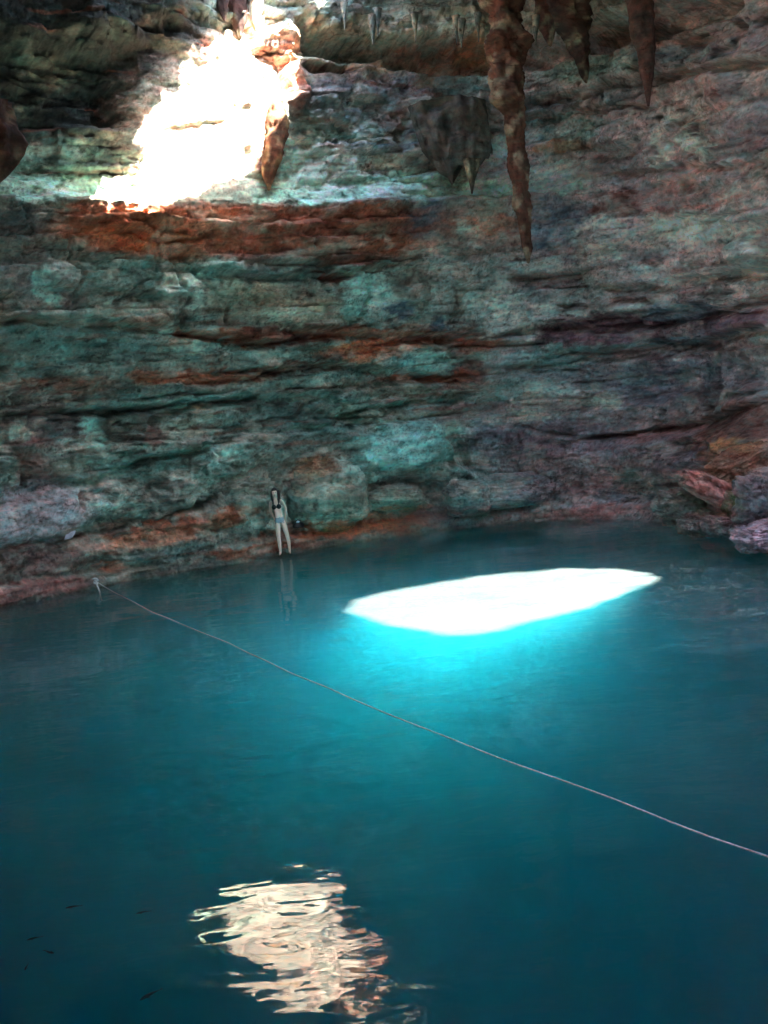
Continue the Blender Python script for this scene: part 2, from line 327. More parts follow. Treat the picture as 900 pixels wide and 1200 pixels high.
X0 = np.repeat(rx_, nv_); Y0 = np.repeat(ry_, nv_); NX = np.repeat(nx, nv_); NY = np.repeat(ny, nv_)
uc = Uf - (sA + sB) / 2

# foot of the wall: a shore shelf, then a slope of broken rock; the shelf is wider at the right
inset = np.interp(X0, [-10, -6, -2, 2, 5, 7.5, 9.5, 12], [1.25, 1.35, 1.3, 1.3, 1.35, 1.5, 2.0, 1.6])
shelf = .25 + .12 * n2(Uf * .35, Uf * 0) 
foot = inset * (1 - .10 * sst(0, 1, Zf / 1.)) 
slope = inset * np.interp(np.clip(Zf - shelf, 0, 4), [0, .02, .12, .5, 1.2, 2.2, 3.2], [1., .86, .62, .5, .36, .15, 0])
macro = np.where(Zf < shelf, inset * (1.0 - .10 * sst(0, .25, np.abs(Zf))), slope)
macro = np.where(Zf < -.35, inset * (.75), macro)
macro += .3 * sst(9.5, 15, Zf) + 1.15 * sst(3, 9, Zf)
P = np.stack([X0 + NX * macro, Y0 + NY * macro, Zf], 1)
vis = (Uf > sA - 3) & (Uf < sB + 3)
PX, PY = proj(P)
PX = np.where(vis, PX, np.where(uc < 0, -200, 1100)); 

# --- relief
wn = fbm(Uf * .5, Zf * 1.1, 4); wn2 = fbm(Uf * 1.7 + 40, Zf * 3 + 3, 3)
QX = PX + 16 * wn + 5 * wn2; QY = PY + 9 * fbm(Uf * .5 + 90, Zf * 1.1, 4) + 5 * wn2
d = np.zeros_like(Uf)
# beds
s = Zf + .22 * n2(Uf * .13, Zf * .12) + .05 * n2(Uf * .7, Zf * .5 + 9)
smooth = np.zeros_like(Uf)
def ell(cx, cy, rx, ry, an=0, a=.6, b=1.05):
    t = R(an); dx = QX - cx; dy = QY - cy
    return 1 - sst(a, b, np.sqrt(((dx * math.cos(t) - dy * math.sin(t)) / rx) ** 2 + ((dx * math.sin(t) + dy * math.cos(t)) / ry) ** 2))
for e in [(475, 522, 66, 36, 5), (400, 222, 300, 14, 0), (240, 150, 60, 60, 30), (350, 575, 90, 50, 0), (430, 350, 50, 30, 0), (525, 160, 40, 45, 0), (50, 600, 90, 30, 12), (850, 290, 60, 30, 0)]:
    smooth = np.maximum(smooth, ell(*e))
low = 1 - sst(2.0, 3.2, Zf)       # broken ground rather than beds
ba = (1 - .75 * smooth) * (1 - .55 * low)
slab = .25 + .95 * sst(-.22, .22, fbm(Uf * .28 + 7, Zf * .55 + 2, 3))
for th, amp, ln in [(1.05, .26, 3.6), (.42, .17, 1.7), (.17, .06, .8)]:
    i = np.floor(s / th); f = s / th - i
    o = n2(Uf / ln, i * 13.7) * amp * 1.6
    jl = ln * .55
    ci = np.floor(Uf / jl + RND[(i.astype(int) * 7) % 4096] * 5 + .25 * n2(Uf * 2, Zf * 2)); o += (rnd(ci, i * 3) - .5) * amp * 1.3
    o += amp * .55 * (f - .5) * 1.0             # each bed juts at its top ... undercut below
    o -= amp * 1.0 * (sst(.88, 1, f) + 1 - sst(0, .10, f)) * sst(.0, .4, n2(Uf / ln * 1.2 + 5, i * 5.1))
    d += o * ba * (slab if th < .9 else 1)
d += .30 * fbm(Uf * .32, Zf * .5, 3) + (.06 + .09 * slab + .10 * low) * fbm(Uf * 1.3, Zf * 1.9, 5, .5) * (1 - .4 * smooth)
d += (.05 + .08 * low) * fbm(Uf * 4 + 5, Zf * 6, 4, .6, ridge=True) * (1 - .5 * smooth)
# crust pits
d -= .16 * sst(.28, .5, fbm(Uf * 2.4 + 9, Zf * 4.4, 3)) * (1 - .5 * smooth)

inview = vis & (PY < 760)
# shelf at the level of the sunlit patch: rock above it steps back, its top slopes toward the pool
lip = 238 + np.interp(PX, [0, 90, 450, 640, 700, 900], [-6, 0, 2, -8, -20, -40]) + 3 * wn
fade = 1 - sst(600, 760, PX) * .85
d += fade * (-.6 * sst(0, 42, lip - QY) + .22 * sst(-60, 0, QY * 0 + (lip - PY)) * (1 - sst(0, 10, lip - PY)))
# overhanging top
d += 1.3 * ell(60, -10, 240, 90) + .3 * ell(120, 60, 70, 36, -18)
# the ceiling lip at the top right and the dark slot beneath it
fr = 6 * np.clip(n2(Uf * 3.1, Uf * 0 + 3), 0, 1)  + 5 * n2(Uf * .8, Uf * 0 + 30)
lipy = np.interp(PX, [340, 372, 400, 470, 560, 640, 700, 760, 820, 900], [-30, 26, 32, 40, 44, 40, 26, 14, -6, -30])
lp = sst(-18, 14, lipy + fr - PY + 16 * wn2) * sst(335, 372, PX)
d += (.5 + .25 * wn2) * lp
d -= .9 * (1 - sst(8, 20, np.abs(PY - lipy - 14))) * sst(350, 380, PX) * (1 - sst(840, 880, PX)) * (1 - lp)
LED = [([0, 150, 290, 420, 540, 600], [372, 378, 398, 388, 395, 405], .34), ([0, 240, 300, 420], [488, 470, 464, 455], .28), ([180, 300, 400, 480], [316, 321, 324, 298], .3),
       ([570, 700, 800, 900], [432, 414, 401, 384], .34), ([560, 700, 900], [396, 370, 352], .34), ([280, 400, 500, 570], [442, 424, 440, 452], .3), ([590, 700], [322, 311], .32),
       ([370, 450, 560], [492, 470, 466], .28), ([0, 100, 200, 290], [548, 560, 528, 502], .26), ([590, 700, 900], [107, 100, 70], .3), ([600, 740, 900], [214, 200, 188], .16), ([340, 480, 560], [160, 152, 158], .2),
       ([640, 800, 900], [520, 500, 470], .3), ([0, 90, 230], [345, 340, 352], .2), ([700, 800, 900], [336, 326, 318], .22)]
for lx, ly, am in LED:
    yl = np.interp(PX, lx, ly) + 9 * wn + 5 * wn2; ex = sst(lx[0] - 5, lx[0] + 30, PX) * (1 - sst(lx[-1] - 30, lx[-1] + 5, PX)) if lx[0] > 0 else 1 - sst(lx[-1] - 30, lx[-1] + 5, PX)
    if lx[-1] == 900: ex = sst(lx[0] - 5, lx[0] + 30, PX)
    t_ = yl - PY
    ex = ex * inview * (.6 + .8 * np.clip(n2(Uf * .9 + ly[0], Uf * 0 + am * 50) + .3, 0, 1))
    d += ex * am * np.where(t_ > 0, np.exp(-np.clip(t_, 0, 200) / 22.), 0) * sst(-1, 2, t_)
    d -= ex * am * 1.1 * np.exp(-((t_ + 4) / 4.5) ** 2)
# named recesses and bulges: cx cy rx ry angle depth
for (cx, cy, rx, ry, an, dep) in [
    (520, 118, 66, 9, -8, .5),
    (715, 42, 70, 16, 2, -1.0), (805, 42, 22, 14, 0, -.6), (857, 28, 9, 7, -30, -.6), (883, 25, 8, 8, 0, -.6), (400, 72, 32, 7, 2, -.6), (520, 66, 34, 5, -2, -.4),
    (525, 128, 62, 11, -10, .55), (526, 165, 42, 44, 0, .35), (482, 150, 12, 24, 0, -.3), (570, 145, 20, 10, 0, -.35), (635, 133, 40, 5, 2, -.5), (720, 128, 60, 4, 5, -.3),
    (787, 136, 6, 5, 0, -.4), (330, 42, 36, 24, 0, .5), (352, 95, 18, 34, 0, .4), (315, 175, 22, 40, 0, .45), (850, 100, 26, 40, 20, .35),
    (130, 128, 14, 16, 0, -.6), (70, 117, 14, 5, 0, -.3), (225, 55, 30, 16, -10, .5), (235, 140, 45, 5, 8, .25),
    (390, 328, 20, 6, 0, -.4), (410, 306, 36, 5, 4, -.3), (367, 390, 40, 8, 0, -.55), (250, 395, 80, 4, -2, -.3), (500, 398, 70, 5, 6, -.4), (545, 425, 18, 34, 0, -.5),
    (560, 478, 26, 12, 15, -.5), (500, 448, 60, 4, 0, -.25), (320, 433, 90, 5, 1, -.45), (230, 445, 80, 5, 0, -.3),
    (700, 385, 110, 8, 4, -.4), (745, 380, 26, 5, 3, -.5), (740, 353, 30, 4, 3, -.45), (670, 357, 18, 4, 0, -.4), (640, 322, 50, 3, 4, -.35), (830, 372, 90, 5, 7, -.25),
    (720, 409, 100, 3, 7, -.4), (640, 431, 60, 3, 3, -.3), (832, 476, 8, 5, 0, -.4), (776, 480, 5, 3, 0, -.3), (725, 275, 40, 24, 0, .2), (875, 300, 26, 32, 0, .35),
    (810, 525, 26, 12, 5, -.5), (676, 568, 8, 6, 0, -.5), (740, 555, 18, 6, 35, -.35), (600, 568, 26, 6, 0, -.4),
    (475, 520, 74, 38, 4, .55), (470, 480, 70, 14, 4, .25), (540, 528, 12, 40, 32, -.6), (510, 578, 16, 14, 0, -.8), (432, 580, 8, 14, 0, -.7), (474, 568, 60, 5, 0, -.3),
    (590, 528, 40, 28, 0, .4), (570, 552, 60, 9, 0, .3),
    (120, 482, 90, 3, 2, -.3), (182, 493, 8, 6, 0, -.4), (186, 568, 10, 12, 0, -.45), (240, 522, 5, 5, 0, -.5), (232, 596, 6, 12, 0, -.5), (205, 575, 30, 28, 0, .35), (150, 575, 26, 20, 10, .3),
    (95, 585, 4, 14, 0, -.35), (30, 560, 5, 9, 0, -.35), (125, 578, 30, 22, 0, .25), (45, 605, 90, 30, 12, .4), (95, 655, 60, 16, 14, .3), (190, 642, 70, 16, 10, .35),
    (240, 605, 60, 9, 10, .2), (775, 540, 60, 40, 0, .35), (850, 520, 60, 26, 20, .35), (880, 500, 40, 50, 0, .5)]:
    d += dep * ell(cx, cy, rx, ry, an, .45, 1.1) * inview
# long cracks as polylines
for pts, w_, dep in [
    ([(0, 490), (60, 484), (110, 480), (150, 479), (200, 477), (240, 470), (300, 466)], 2.4, .4),
    ([(600, 127), (660, 108), (740, 100), (800, 96)], 2, .3), ([(740, 82), (830, 88), (870, 80), (900, 72)], 2.5, .35),
    ([(600, 116), (650, 112), (700, 107)], 2, .25), ([(660, 126), (720, 120), (760, 124)], 2.2, .3), ([(390, 160), (430, 158), (460, 164)], 2.4, .3),
    ([(420, 300), (430, 345), (422, 370)], 2.2, .3), ([(200, 300), (215, 345), (212, 385)], 2.5, .3), ([(130, 360), (165, 335), (180, 330)], 2.5, .3), ([(215, 300), (250, 345)], 2, .2), ([(85, 280), (90, 320), (80, 350)], 2.4, .3),
    ([(300, 345), (310, 355), (320, 350)], 2, .25), ([(390, 385), (440, 380)], 2, .25), ([(360, 472), (400, 470), (396, 490), (420, 490)], 2.2, .3), ([(300, 495), (345, 490), (352, 475)], 2, .25),
    ([(262, 355), (268, 380)], 2, .3), ([(240, 250), (300, 262), (330, 258)], 2.2, .3), ([(120, 270), (190, 285), (240, 280)], 2.2, .25),
    ([(610, 500), (680, 515), (760, 506), (800, 500)], 2.4, .3), ([(640, 400), (560, 405)], 2, .25), ([(130, 610), (190, 610), (240, 590), (280, 565)], 2.2, .3), ([(60, 640), (110, 626), (150, 615)], 2.2, .25),
    ([(30, 238), (40, 262), (52, 270)], 2, .2), ([(150, 262), (215, 272)], 2.2, .3), ([(470, 225), (560, 230), (640, 222), (700, 222)], 2, .2)]:
    m = np.ones_like(QX) * 1e9
    ii = inview & (QX > min(p[0] for p in pts) - 20) & (QX < max(p[0] for p in pts) + 20) & (QY > min(p[1] for p in pts) - 15) & (QY < max(p[1] for p in pts) + 15)
    idx = np.where(ii)[0]; qx = QX[idx]; qy = QY[idx]; mm = np.full(len(idx), 1e9)
    for (a, b), (c_, e_) in zip(pts[:-1], pts[1:]):
        L2 = (c_ - a) ** 2 + (e_ - b) ** 2; t = np.clip(((qx - a) * (c_ - a) + (qy - b) * (e_ - b)) / L2, 0, 1)
        mm = np.minimum(mm, np.hypot(qx - a - t * (c_ - a), qy - b - t * (e_ - b)))
    d[idx] -= dep * (1 - sst(w_ * .4, w_ * 1.5, mm))
# vertical flutes where water has run
fl = (ell(525, 168, 40, 42) + ell(330, 40, 30, 26) + .8 * ell(560, 340, 60, 45) + .6 * ell(490, 330, 30, 45) + .5 * ell(780, 180, 20, 30)) 
d *= 1 - .72 * ell(245, 140, 110, 120, 0, .7, 1.1)
d += fl * .09 * fbm(Uf * 6, Zf * .5, 3, ridge=True)
under = 1 - sst(-.5, .1, Zf)
d *= (1 - .7 * under)
d = np.where(np.abs(Zf) < .5, d * (.45 + .55 * sst(0, .5, np.abs(Zf))), d)
zj = .05 * fbm(Uf * 2 + 3, Zf * 2, 3) * sst(0.3, 1, Zf)
W = P + np.stack([NX * d, NY * d, zj], 1)
WPX, WPY = proj(W)
# colour: banding follows the undisplaced wall so that it does not smear over steps
colr = np.zeros((len(W), 3)); 
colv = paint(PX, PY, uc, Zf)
far = ~vis
wet = 1 - sst(.05, .22, Zf + .06 * wn2)
colv *= (1 - .45 * wet)[:, None]
colv[far] = lin((104, 106, 102)) * (1 + .3 * fbm(Uf[far] * .4, Zf[far] * 3, 3))[:, None]
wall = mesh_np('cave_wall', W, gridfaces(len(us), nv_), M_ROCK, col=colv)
tag(wall, 'banded limestone cave wall stained teal, rust and purple grey', kind='structure')

# ------------------------------------------------------------------ cave roof with its two openings and an added third for fill light
ZC = 14.45
def ceil_z(x, y):
    return ZC + .35 * n2(x * .3, y * .3) + .15 * n2(x * 1.1 + 4, y * 1.1)
def to_ceiling(p):
    t = (ZC - p[2]) / -SD[2]
    for _ in range(4):
        q = p - SD * t; t += (ceil_z(q[0], q[1]) - q[2]) / -SD[2]
    return (p - SD * t)[:2]
patch_wall = [(108, 233), (122, 206), (158, 197), (174, 182), (160, 165), (170, 148), (180, 132), (192, 120), (186, 108), (214, 104), (216, 78), (245, 76), (238, 56), (250, 48), (262, 36), (275, 42),
              (284, 12), (300, 4), (312, 18), (345, 26), (368, 42), (364, 62), (350, 76), (353, 119), (331, 130), (325, 160), (303, 190), (285, 207), (250, 213), (235, 228), (200, 234), (150, 235)]
cand = np.where(vis & (WPY < 300) & (WPX < 450))[0]
def wall_point(px, py):
    k = np.hypot(WPX[cand] - px, WPY[cand] - py); near = cand[k < 2.5]
    if len(near) == 0: near = cand[[np.argmin(k)]]
    return W[near[np.argmin(W[near, 1])]]
hole1 = np.array([to_ceiling(wall_point(*p)) for p in patch_wall])
patch_water = [(404, 716), (418, 704), (445, 695), (500, 685), (560, 677), (605, 670), (660, 667), (720, 667), (758, 670), (766, 677), (745, 691), (700, 706), (640, 724), (590, 737), (545, 746), (505, 742), (465, 733), (430, 724)]
fill_hole = np.array([(-5.4, -15.2), (-2.4, -17.6), (1.2, -17.2), (4.3, -17.9), (7.2, -16.2), (8.4, -13.2), (7.0, -10.6), (3.6, -9.5), (.6, -9.9), (-2.8, -10.1), (-5.2, -12.6)])  # added opening behind the camera, lets in fill light
def rag(poly, amp, sd):
    out = []
    for a_, b_ in zip(poly, np.roll(poly, -1, 0)):
        n_ = max(1, int(np.hypot(*(b_ - a_)) / .18))
        for q in range(n_): out.append(a_ + (b_ - a_) * q / n_)
    out = np.array(out); k_ = np.arange(len(out))
    out[:, 0] += amp * fbm(k_ * .23 + sd, k_ * 0., 3); out[:, 1] += amp * fbm(k_ * .23 + sd, k_ * 0. + 40, 3)
    return out
hole2 = np.array([to_ceiling(at_z(p[0], p[1], 0)) for p in patch_water])
hole2 = rag(hole2, .2, 3.3); hole1 = rag(hole1, .12, 8.3)
def inside(poly, x, y):
    r = np.zeros(len(x), bool)
    for (x1, y1), (x2, y2) in zip(poly, np.roll(poly, -1, 0)):
        c = (y1 > y) != (y2 > y)
        with np.errstate(divide='ignore', invalid='ignore'):
            r ^= c & (x < (x2 - x1) * (y - y1) / (y2 - y1) + x1)
    return r
gx = np.arange(-18, 20.01, .11); gy = np.arange(-23, 31.6, .11)
CX, CY = np.meshgrid(gx, gy, indexing='ij'); cx_ = CX.ravel(); cy_ = CY.ravel()
for poly in (hole1, hole2, fill_hole):
    for (x1, y1), (x2, y2) in zip(poly, np.roll(poly, -1, 0)):
        L2 = (x2 - x1) ** 2 + (y2 - y1) ** 2 + 1e-12
        t = np.clip(((cx_ - x1) * (x2 - x1) + (cy_ - y1) * (y2 - y1)) / L2, 0, 1)
        qx = x1 + t * (x2 - x1); qy = y1 + t * (y2 - y1); k = np.hypot(cx_ - qx, cy_ - qy) < .058
        cx_ = np.where(k, qx, cx_); cy_ = np.where(k, qy, cy_)
fc = gridfaces(len(gx), len(gy))
mx = cx_[fc].mean(1); my = cy_[fc].mean(1)
keep = ~(inside(hole1, mx, my) | inside(hole2, mx, my) | inside(fill_hole, mx, my))
fc = fc[keep]
cz_ = ceil_z(cx_, cy_)
VB = np.stack([cx_, cy_, cz_], 1); off = -SD * .5; VT = VB + off
n0 = len(VB)
e = np.concatenate([fc[:, [0, 1]], fc[:, [1, 2]], fc[:, [2, 3]], fc[:, [3, 0]]])
es = np.sort(e, 1); key = es[:, 0] * 10 ** 7 + es[:, 1]
_, inv, cnt = np.unique(key, return_inverse=True, return_counts=True)
be = e[cnt[inv] == 1]
side = np.stack([be[:, 0], be[:, 1], be[:, 1] + n0, be[:, 0] + n0], 1)
roof = mesh_np('cave_roof', np.vstack([VB, VT]), np.vstack([fc[:, ::-1], fc + n0, side]), M_CEIL)
tag(roof, 'dark rock roof of the cavern pierced by openings to the sky', kind='structure')

# ------------------------------------------------------------------ lake bed, near bank
xs = np.arange(-20, 20.1, .5); ys = np.arange(2, 34, .5)
A, B = np.meshgrid(xs, ys, indexing='ij')
zb = -6.2 + .6 * n2(A.ravel() * .2, B.ravel() * .2)
bed = mesh_np('lake_bed', np.stack([A.ravel(), B.ravel(), zb], 1), gridfaces(len(xs), len(ys)), M_BANK)
tag(bed, 'pale rock bed deep under the pool', kind='structure')
xs = np.r_[-150, -60, np.arange(-20, 20.1, .25), 60, 150]; ys = np.r_[-300, -80, np.arange(-25, 4.2, .2)]
A, B = np.meshgrid(xs, ys, indexing='ij'); a = A.ravel(); b = B.ravel()
front = 2.2 + .8 * n2(a * .25, a * 0) 
zb = np.where(b < front - 2.5, 2.7, 2.7 * (1 - sst(-2.5, 0, b - front))) - 7 * sst(0, 1.6, b - front)
zb += .25 * fbm(a * .5, b * .5, 4)
bank = mesh_np('rock_bank', np.stack([a, b, zb], 1), gridfaces(len(xs), len(ys)), M_BANK)
tag(bank, 'rough rock bank on the near side of the pool', kind='structure')

# ------------------------------------------------------------------ water
m, nt, out = newmat('pool_water'); L = nt.links.new
tc = N(nt, 'ShaderNodeTexCoord')
mp = N(nt, 'ShaderNodeMapping', inp={'Scale': (.62, 1.3, 1)}); mp.inputs['Rotation'].default_value = (0, 0, R(-8)); mp.inputs['Location'].default_value = (3.7, 5.2, 0); L(tc.outputs['Object'], mp.inputs[0])
na = N(nt, 'ShaderNodeTexNoise', inp={'Scale': 1.15, 'Detail': 1.5, 'Roughness': .4, 'Distortion': .5}); L(mp.outputs[0], na.inputs['Vector'])
nb = N(nt, 'ShaderNodeTexNoise', inp={'Scale': 3.2, 'Detail': 2, 'Roughness': .4, 'Distortion': .3}); L(mp.outputs[0], nb.inputs['Vector'])
b1 = N(nt, 'ShaderNodeBump', inp={'Strength': 1, 'Distance': .016}); L(na.outputs[0], b1.inputs['Height'])
b2 = N(nt, 'ShaderNodeBump', inp={'Strength': 1, 'Distance': .0048}); L(nb.outputs[0], b2.inputs['Height']); L(b1.outputs[0], b2.inputs['Normal'])
fr_ = N(nt, 'ShaderNodeFresnel', inp={'IOR': 1.34}); L(b2.outputs[0], fr_.inputs['Normal'])
gl = N(nt, 'ShaderNodeBsdfGlossy', inp={'Roughness': .02}); gl.inputs['Color'].default_value = (1, 1, 1, 1); L(b2.outputs[0], gl.inputs['Normal'])
tr = N(nt, 'ShaderNodeBsdfTransparent'); tr.inputs[0].default_value = (1, 1, 1, 1)
df = N(nt, 'ShaderNodeBsdfDiffuse'); df.inputs[0].default_value = (.62, .78, .76, 1)
# pale diffuse film: mottled at right, far part added to whiten the sun pool
sp = N(nt, 'ShaderNodeSeparateXYZ'); L(tc.outputs['Object'], sp.inputs[0])
fm = N(nt, 'ShaderNodeTexNoise', inp={'Scale': .55, 'Detail': 7, 'Roughness': .65, 'Distortion': 1.2}); L(mp.outputs[0], fm.inputs['Vector'])
fm_r = N(nt, 'ShaderNodeMapRange', inp={'From Min': .42, 'From Max': .68, 'To Min': 0, 'To Max': .19}); L(fm.outputs[0], fm_r.inputs[0])
xr = N(nt, 'ShaderNodeMapRange', inp={'From Min': 3.0, 'From Max': 6.0, 'To Min': .10, 'To Max': 1}); L(sp.outputs['X'], xr.inputs[0])
ff = N(nt, 'ShaderNodeMath', operation='MULTIPLY'); L(fm_r.outputs[0], ff.inputs[0]); L(xr.outputs[0], ff.inputs[1])
yr = N(nt, 'ShaderNodeMapRange', inp={'From Min': 10, 'From Max': 17, 'To Min': .004, 'To Max': .048}); L(sp.outputs['Y'], yr.inputs[0])
fa = N(nt, 'ShaderNodeMath', operation='ADD'); L(yr.outputs[0], fa.inputs[1]); L(ff.outputs[0], fa.inputs[0])
m1 = N(nt, 'ShaderNodeMixShader'); L(fa.outputs[0], m1.inputs[0]); L(tr.outputs[0], m1.inputs[1]); L(df.outputs[0], m1.inputs[2])
m2 = N(nt, 'ShaderNodeMixShader'); L(fr_.outputs[0], m2.inputs[0]); L(m1.outputs[0], m2.inputs[1]); L(gl.outputs[0], m2.inputs[2])
L(m2.outputs[0], out.inputs['Surface'])
vs = N(nt, 'ShaderNodeVolumeScatter', inp={'Density': .62, 'Anisotropy': .8}); vs.inputs['Color'].default_value = (.04, .78, .92, 1)
va = N(nt, 'ShaderNodeVolumeAbsorption', inp={'Density': .38}); va.inputs['Color'].default_value = (.0, .745, .825, 1)
ad = N(nt, 'ShaderNodeAddShader'); L(vs.outputs[0], ad.inputs[0]); L(va.outputs[0], ad.inputs[1]); L(ad.outputs[0], out.inputs['Volume'])
M_WATER = m
Vw = [(-17, 1, -6.8), (17, 1, -6.8), (17, 32, -6.8), (-17, 32, -6.8), (-17, 1, 0), (17, 1, 0), (17, 32, 0), (-17, 32, 0)]
Fw = [(0, 3, 2, 1), (4, 5, 6, 7), (0, 1, 5, 4), (1, 2, 6, 5), (2, 3, 7, 6), (3, 0, 4, 7)]
water = mesh_np('water', np.array(Vw, float), Fw, M_WATER, smooth=False)
tag(water, 'deep blue green pool water', kind='structure')

# ------------------------------------------------------------------ dripstone
def sph_noise(p, k, seed):
    return n2(p[:, 0] * k + seed, p[:, 2] * k + seed * 1.7) + n2(p[:, 1] * k + seed * 2.3, p[:, 0] * k * .7 - p[:, 2] * k * .5 + 11)

def stalactite(name, pts, D, label, colr, squash=.8, seed=1., rough=.22, group=None, nub=True, seg_=28, stain=None):
    """pts: (px, py, width px) down its length; D: forward distance"""
    if D is None:
        q = [wall_point(p[0], max(p[1], 4)) for p in pts if p[1] > -20]; D = float(np.median([a_[1] for a_ in q])) - .12
    C = np.array([at_y(p[0], p[1], D) for p in pts]); 
    dep = np.array([(c - CP) @ fw for c in C]); Rr = np.array([p[2] for p in pts]) / 2 * dep / F
    n = max(40, int(abs(C[0, 2] - C[-1, 2]) / .03)); t = np.linspace(0, 1, n); tk = np.linspace(0, 1, len(pts))
    cc = np.stack([np.interp(t, tk, C[:, k]) for k in range(3)], 1); rr = np.interp(t, tk, Rr)
    an = np.linspace(0, 2 * np.pi, seg_, endpoint=False)
    T, Aa = np.meshgrid(np.arange(n), an, indexing='ij'); T = T.ravel(); Aa = Aa.ravel()
    z = cc[T, 2]; r = rr[T]
    nn = .55 * n2(Aa * 1.3 / 1 + seed * 9 + np.sin(Aa) * 1.1, z * 1.6 + seed) + .35 * n2(np.cos(Aa) * 2 + seed, np.sin(Aa) * 2 + z * 3.5) + .25 * n2(np.cos(Aa) * 5 + seed, np.sin(Aa) * 5 + z * 7)
    lobes = n2(z * 2.2 + seed * 3, z * 0 + seed) * .35
    r = r * (1 + rough * 2 * nn + rough * lobes)
    r = np.maximum(r, .006)
    x = cc[T, 0] + r * np.cos(Aa); y = cc[T, 1] + r * np.sin(Aa) * squash
    V = np.stack([x, y, z], 1)
    base = C[0].copy()
    i = np.arange(n - 1)[:, None] * seg_; j = np.arange(seg_)[None]
    a = (i + j).ravel(); b = (i + (j + 1) % seg_).ravel()
    Fc = np.stack([a, b, b + seg_, a + seg_], 1).tolist()
    V = np.vstack([V, cc[-1] - np.array([0, 0, .02]), cc[0] + np.array([0, 0, .02])])
    k = len(V) - 2
    Fc += [[(n - 1) * seg_ + q, (n - 1) * seg_ + (q + 1) % seg_, k] for q in range(seg_)]
    Fc += [[(q + 1) % seg_, q, k + 1] for q in range(seg_)]
    c = lin(colr)[None] * np.ones((len(V), 3))
    f = fbm(V[:, 0] * 3 + V[:, 1], V[:, 2] * 2.2, 4)[:, None]
    c2 = lin(stain or (176, 160, 128))
    w = sst(.0, .35, f); c = c * (1 - .8 * w) + c2 * .8 * w
    c *= (1 + .6 * fbm(V[:, 0] * 9 + 3, V[:, 2] * 3, 3))[:, None]
    ob = mesh_np(name, V - base, Fc, M_STAL, col=np.clip(c, .01, .8), loc=Vector(base))
    tag(ob, label, 'stalactite', group or 'stalactites hanging from the cave roof')
    return ob

stalactite('stalactite', [(585, -60, 50), (590, 0, 44), (593, 30, 34), (594, 50, 42), (592, 85, 38), (597, 118, 36), (603, 135, 24), (604, 165, 20), (608, 205, 21), (611, 225, 15), (613, 245, 19), (614, 270, 13), (618, 292, 11), (619, 308, 3)], 25.9,
           'longest stalactite, thick rust brown at top and thin pale at its tip', (104, 70, 54), seed=2.1, rough=.42, seg_=40, stain=(172, 150, 122))
stalactite('stalactite', [(655, -60, 60), (660, 0, 52), (664, 25, 46), (676, 48, 26), (681, 66, 18), (685, 90, 9), (687, 97, 3)], 26.0,
           'broad brown stalactite with short pale tip, between the two longer ones', (88, 66, 56), seed=5.1, rough=.35, stain=(160, 150, 120))
stalactite('stalactite', [(640, -50, 30), (640, 0, 26), (641, 25, 20), (644, 45, 10), (645, 54, 3)], 25.9,
           'short brown stalactite touching the left of the broad one', (92, 60, 48), seed=6.4, rough=.3)
stalactite('stalactite', [(744, -60, 34), (750, 0, 30), (753, 35, 28), (757, 62, 22), (758, 85, 15), (759, 105, 8), (760, 124, 3)], 24.8,
           'smooth straight brown stalactite tapering evenly, right of the broad one', (94, 72, 64), seed=8.3, rough=.16, stain=(130, 92, 78))
stalactite('stalactite', [(-14, 120, 50), (-4, 150, 46), (4, 170, 44), (4, 190, 34), (0, 205, 20), (-2, 214, 5)], 19.2,
           'stubby dark brown stalactite cut by the left edge of the view', (74, 48, 38), seed=3.3, rough=.3, stain=(120, 96, 76))
stalactite('stalactite', [(326, 118, 16), (325, 140, 24), (322, 165, 25), (318, 190, 20), (315, 208, 12), (315, 223, 3)], None,
           'rust brown stalactite at the lower right rim of the sunlit patch', (112, 74, 54), seed=4.7, rough=.32, stain=(190, 150, 110))
stalactite('stalactite', [(274, -60, 30), (276, 0, 26), (279, 25, 18), (281, 44, 5)], None,
           'dark stalactite above the tip of the sunlit patch', (66, 46, 40), seed=9.7, rough=.25)
stalactite('stalactite', [(256, -50, 22), (259, 0, 16), (262, 15, 9), (263, 24, 3)], None,
           'small dark stalactite left of the one above the sunlit patch', (62, 48, 44), seed=1.7, rough=.25)
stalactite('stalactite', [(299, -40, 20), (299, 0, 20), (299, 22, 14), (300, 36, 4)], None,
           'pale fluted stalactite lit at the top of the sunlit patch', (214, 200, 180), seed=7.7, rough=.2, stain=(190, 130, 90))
stalactite('stalactite', [(549, 186, 16), (552, 200, 12), (553, 214, 6), (553, 227, 2)], 26.2,
           'little dark forked stalactite on the pale wall beside the hanging curtain', (80, 76, 60), seed=2.9, rough=.35)
stalactite('stalactite', [(558, 186, 10), (557, 200, 7), (555, 212, 2)], 26.2,
           'tiny stub joined to the right of the forked stalactite', (80, 76, 60), seed=12.9, rough=.3)
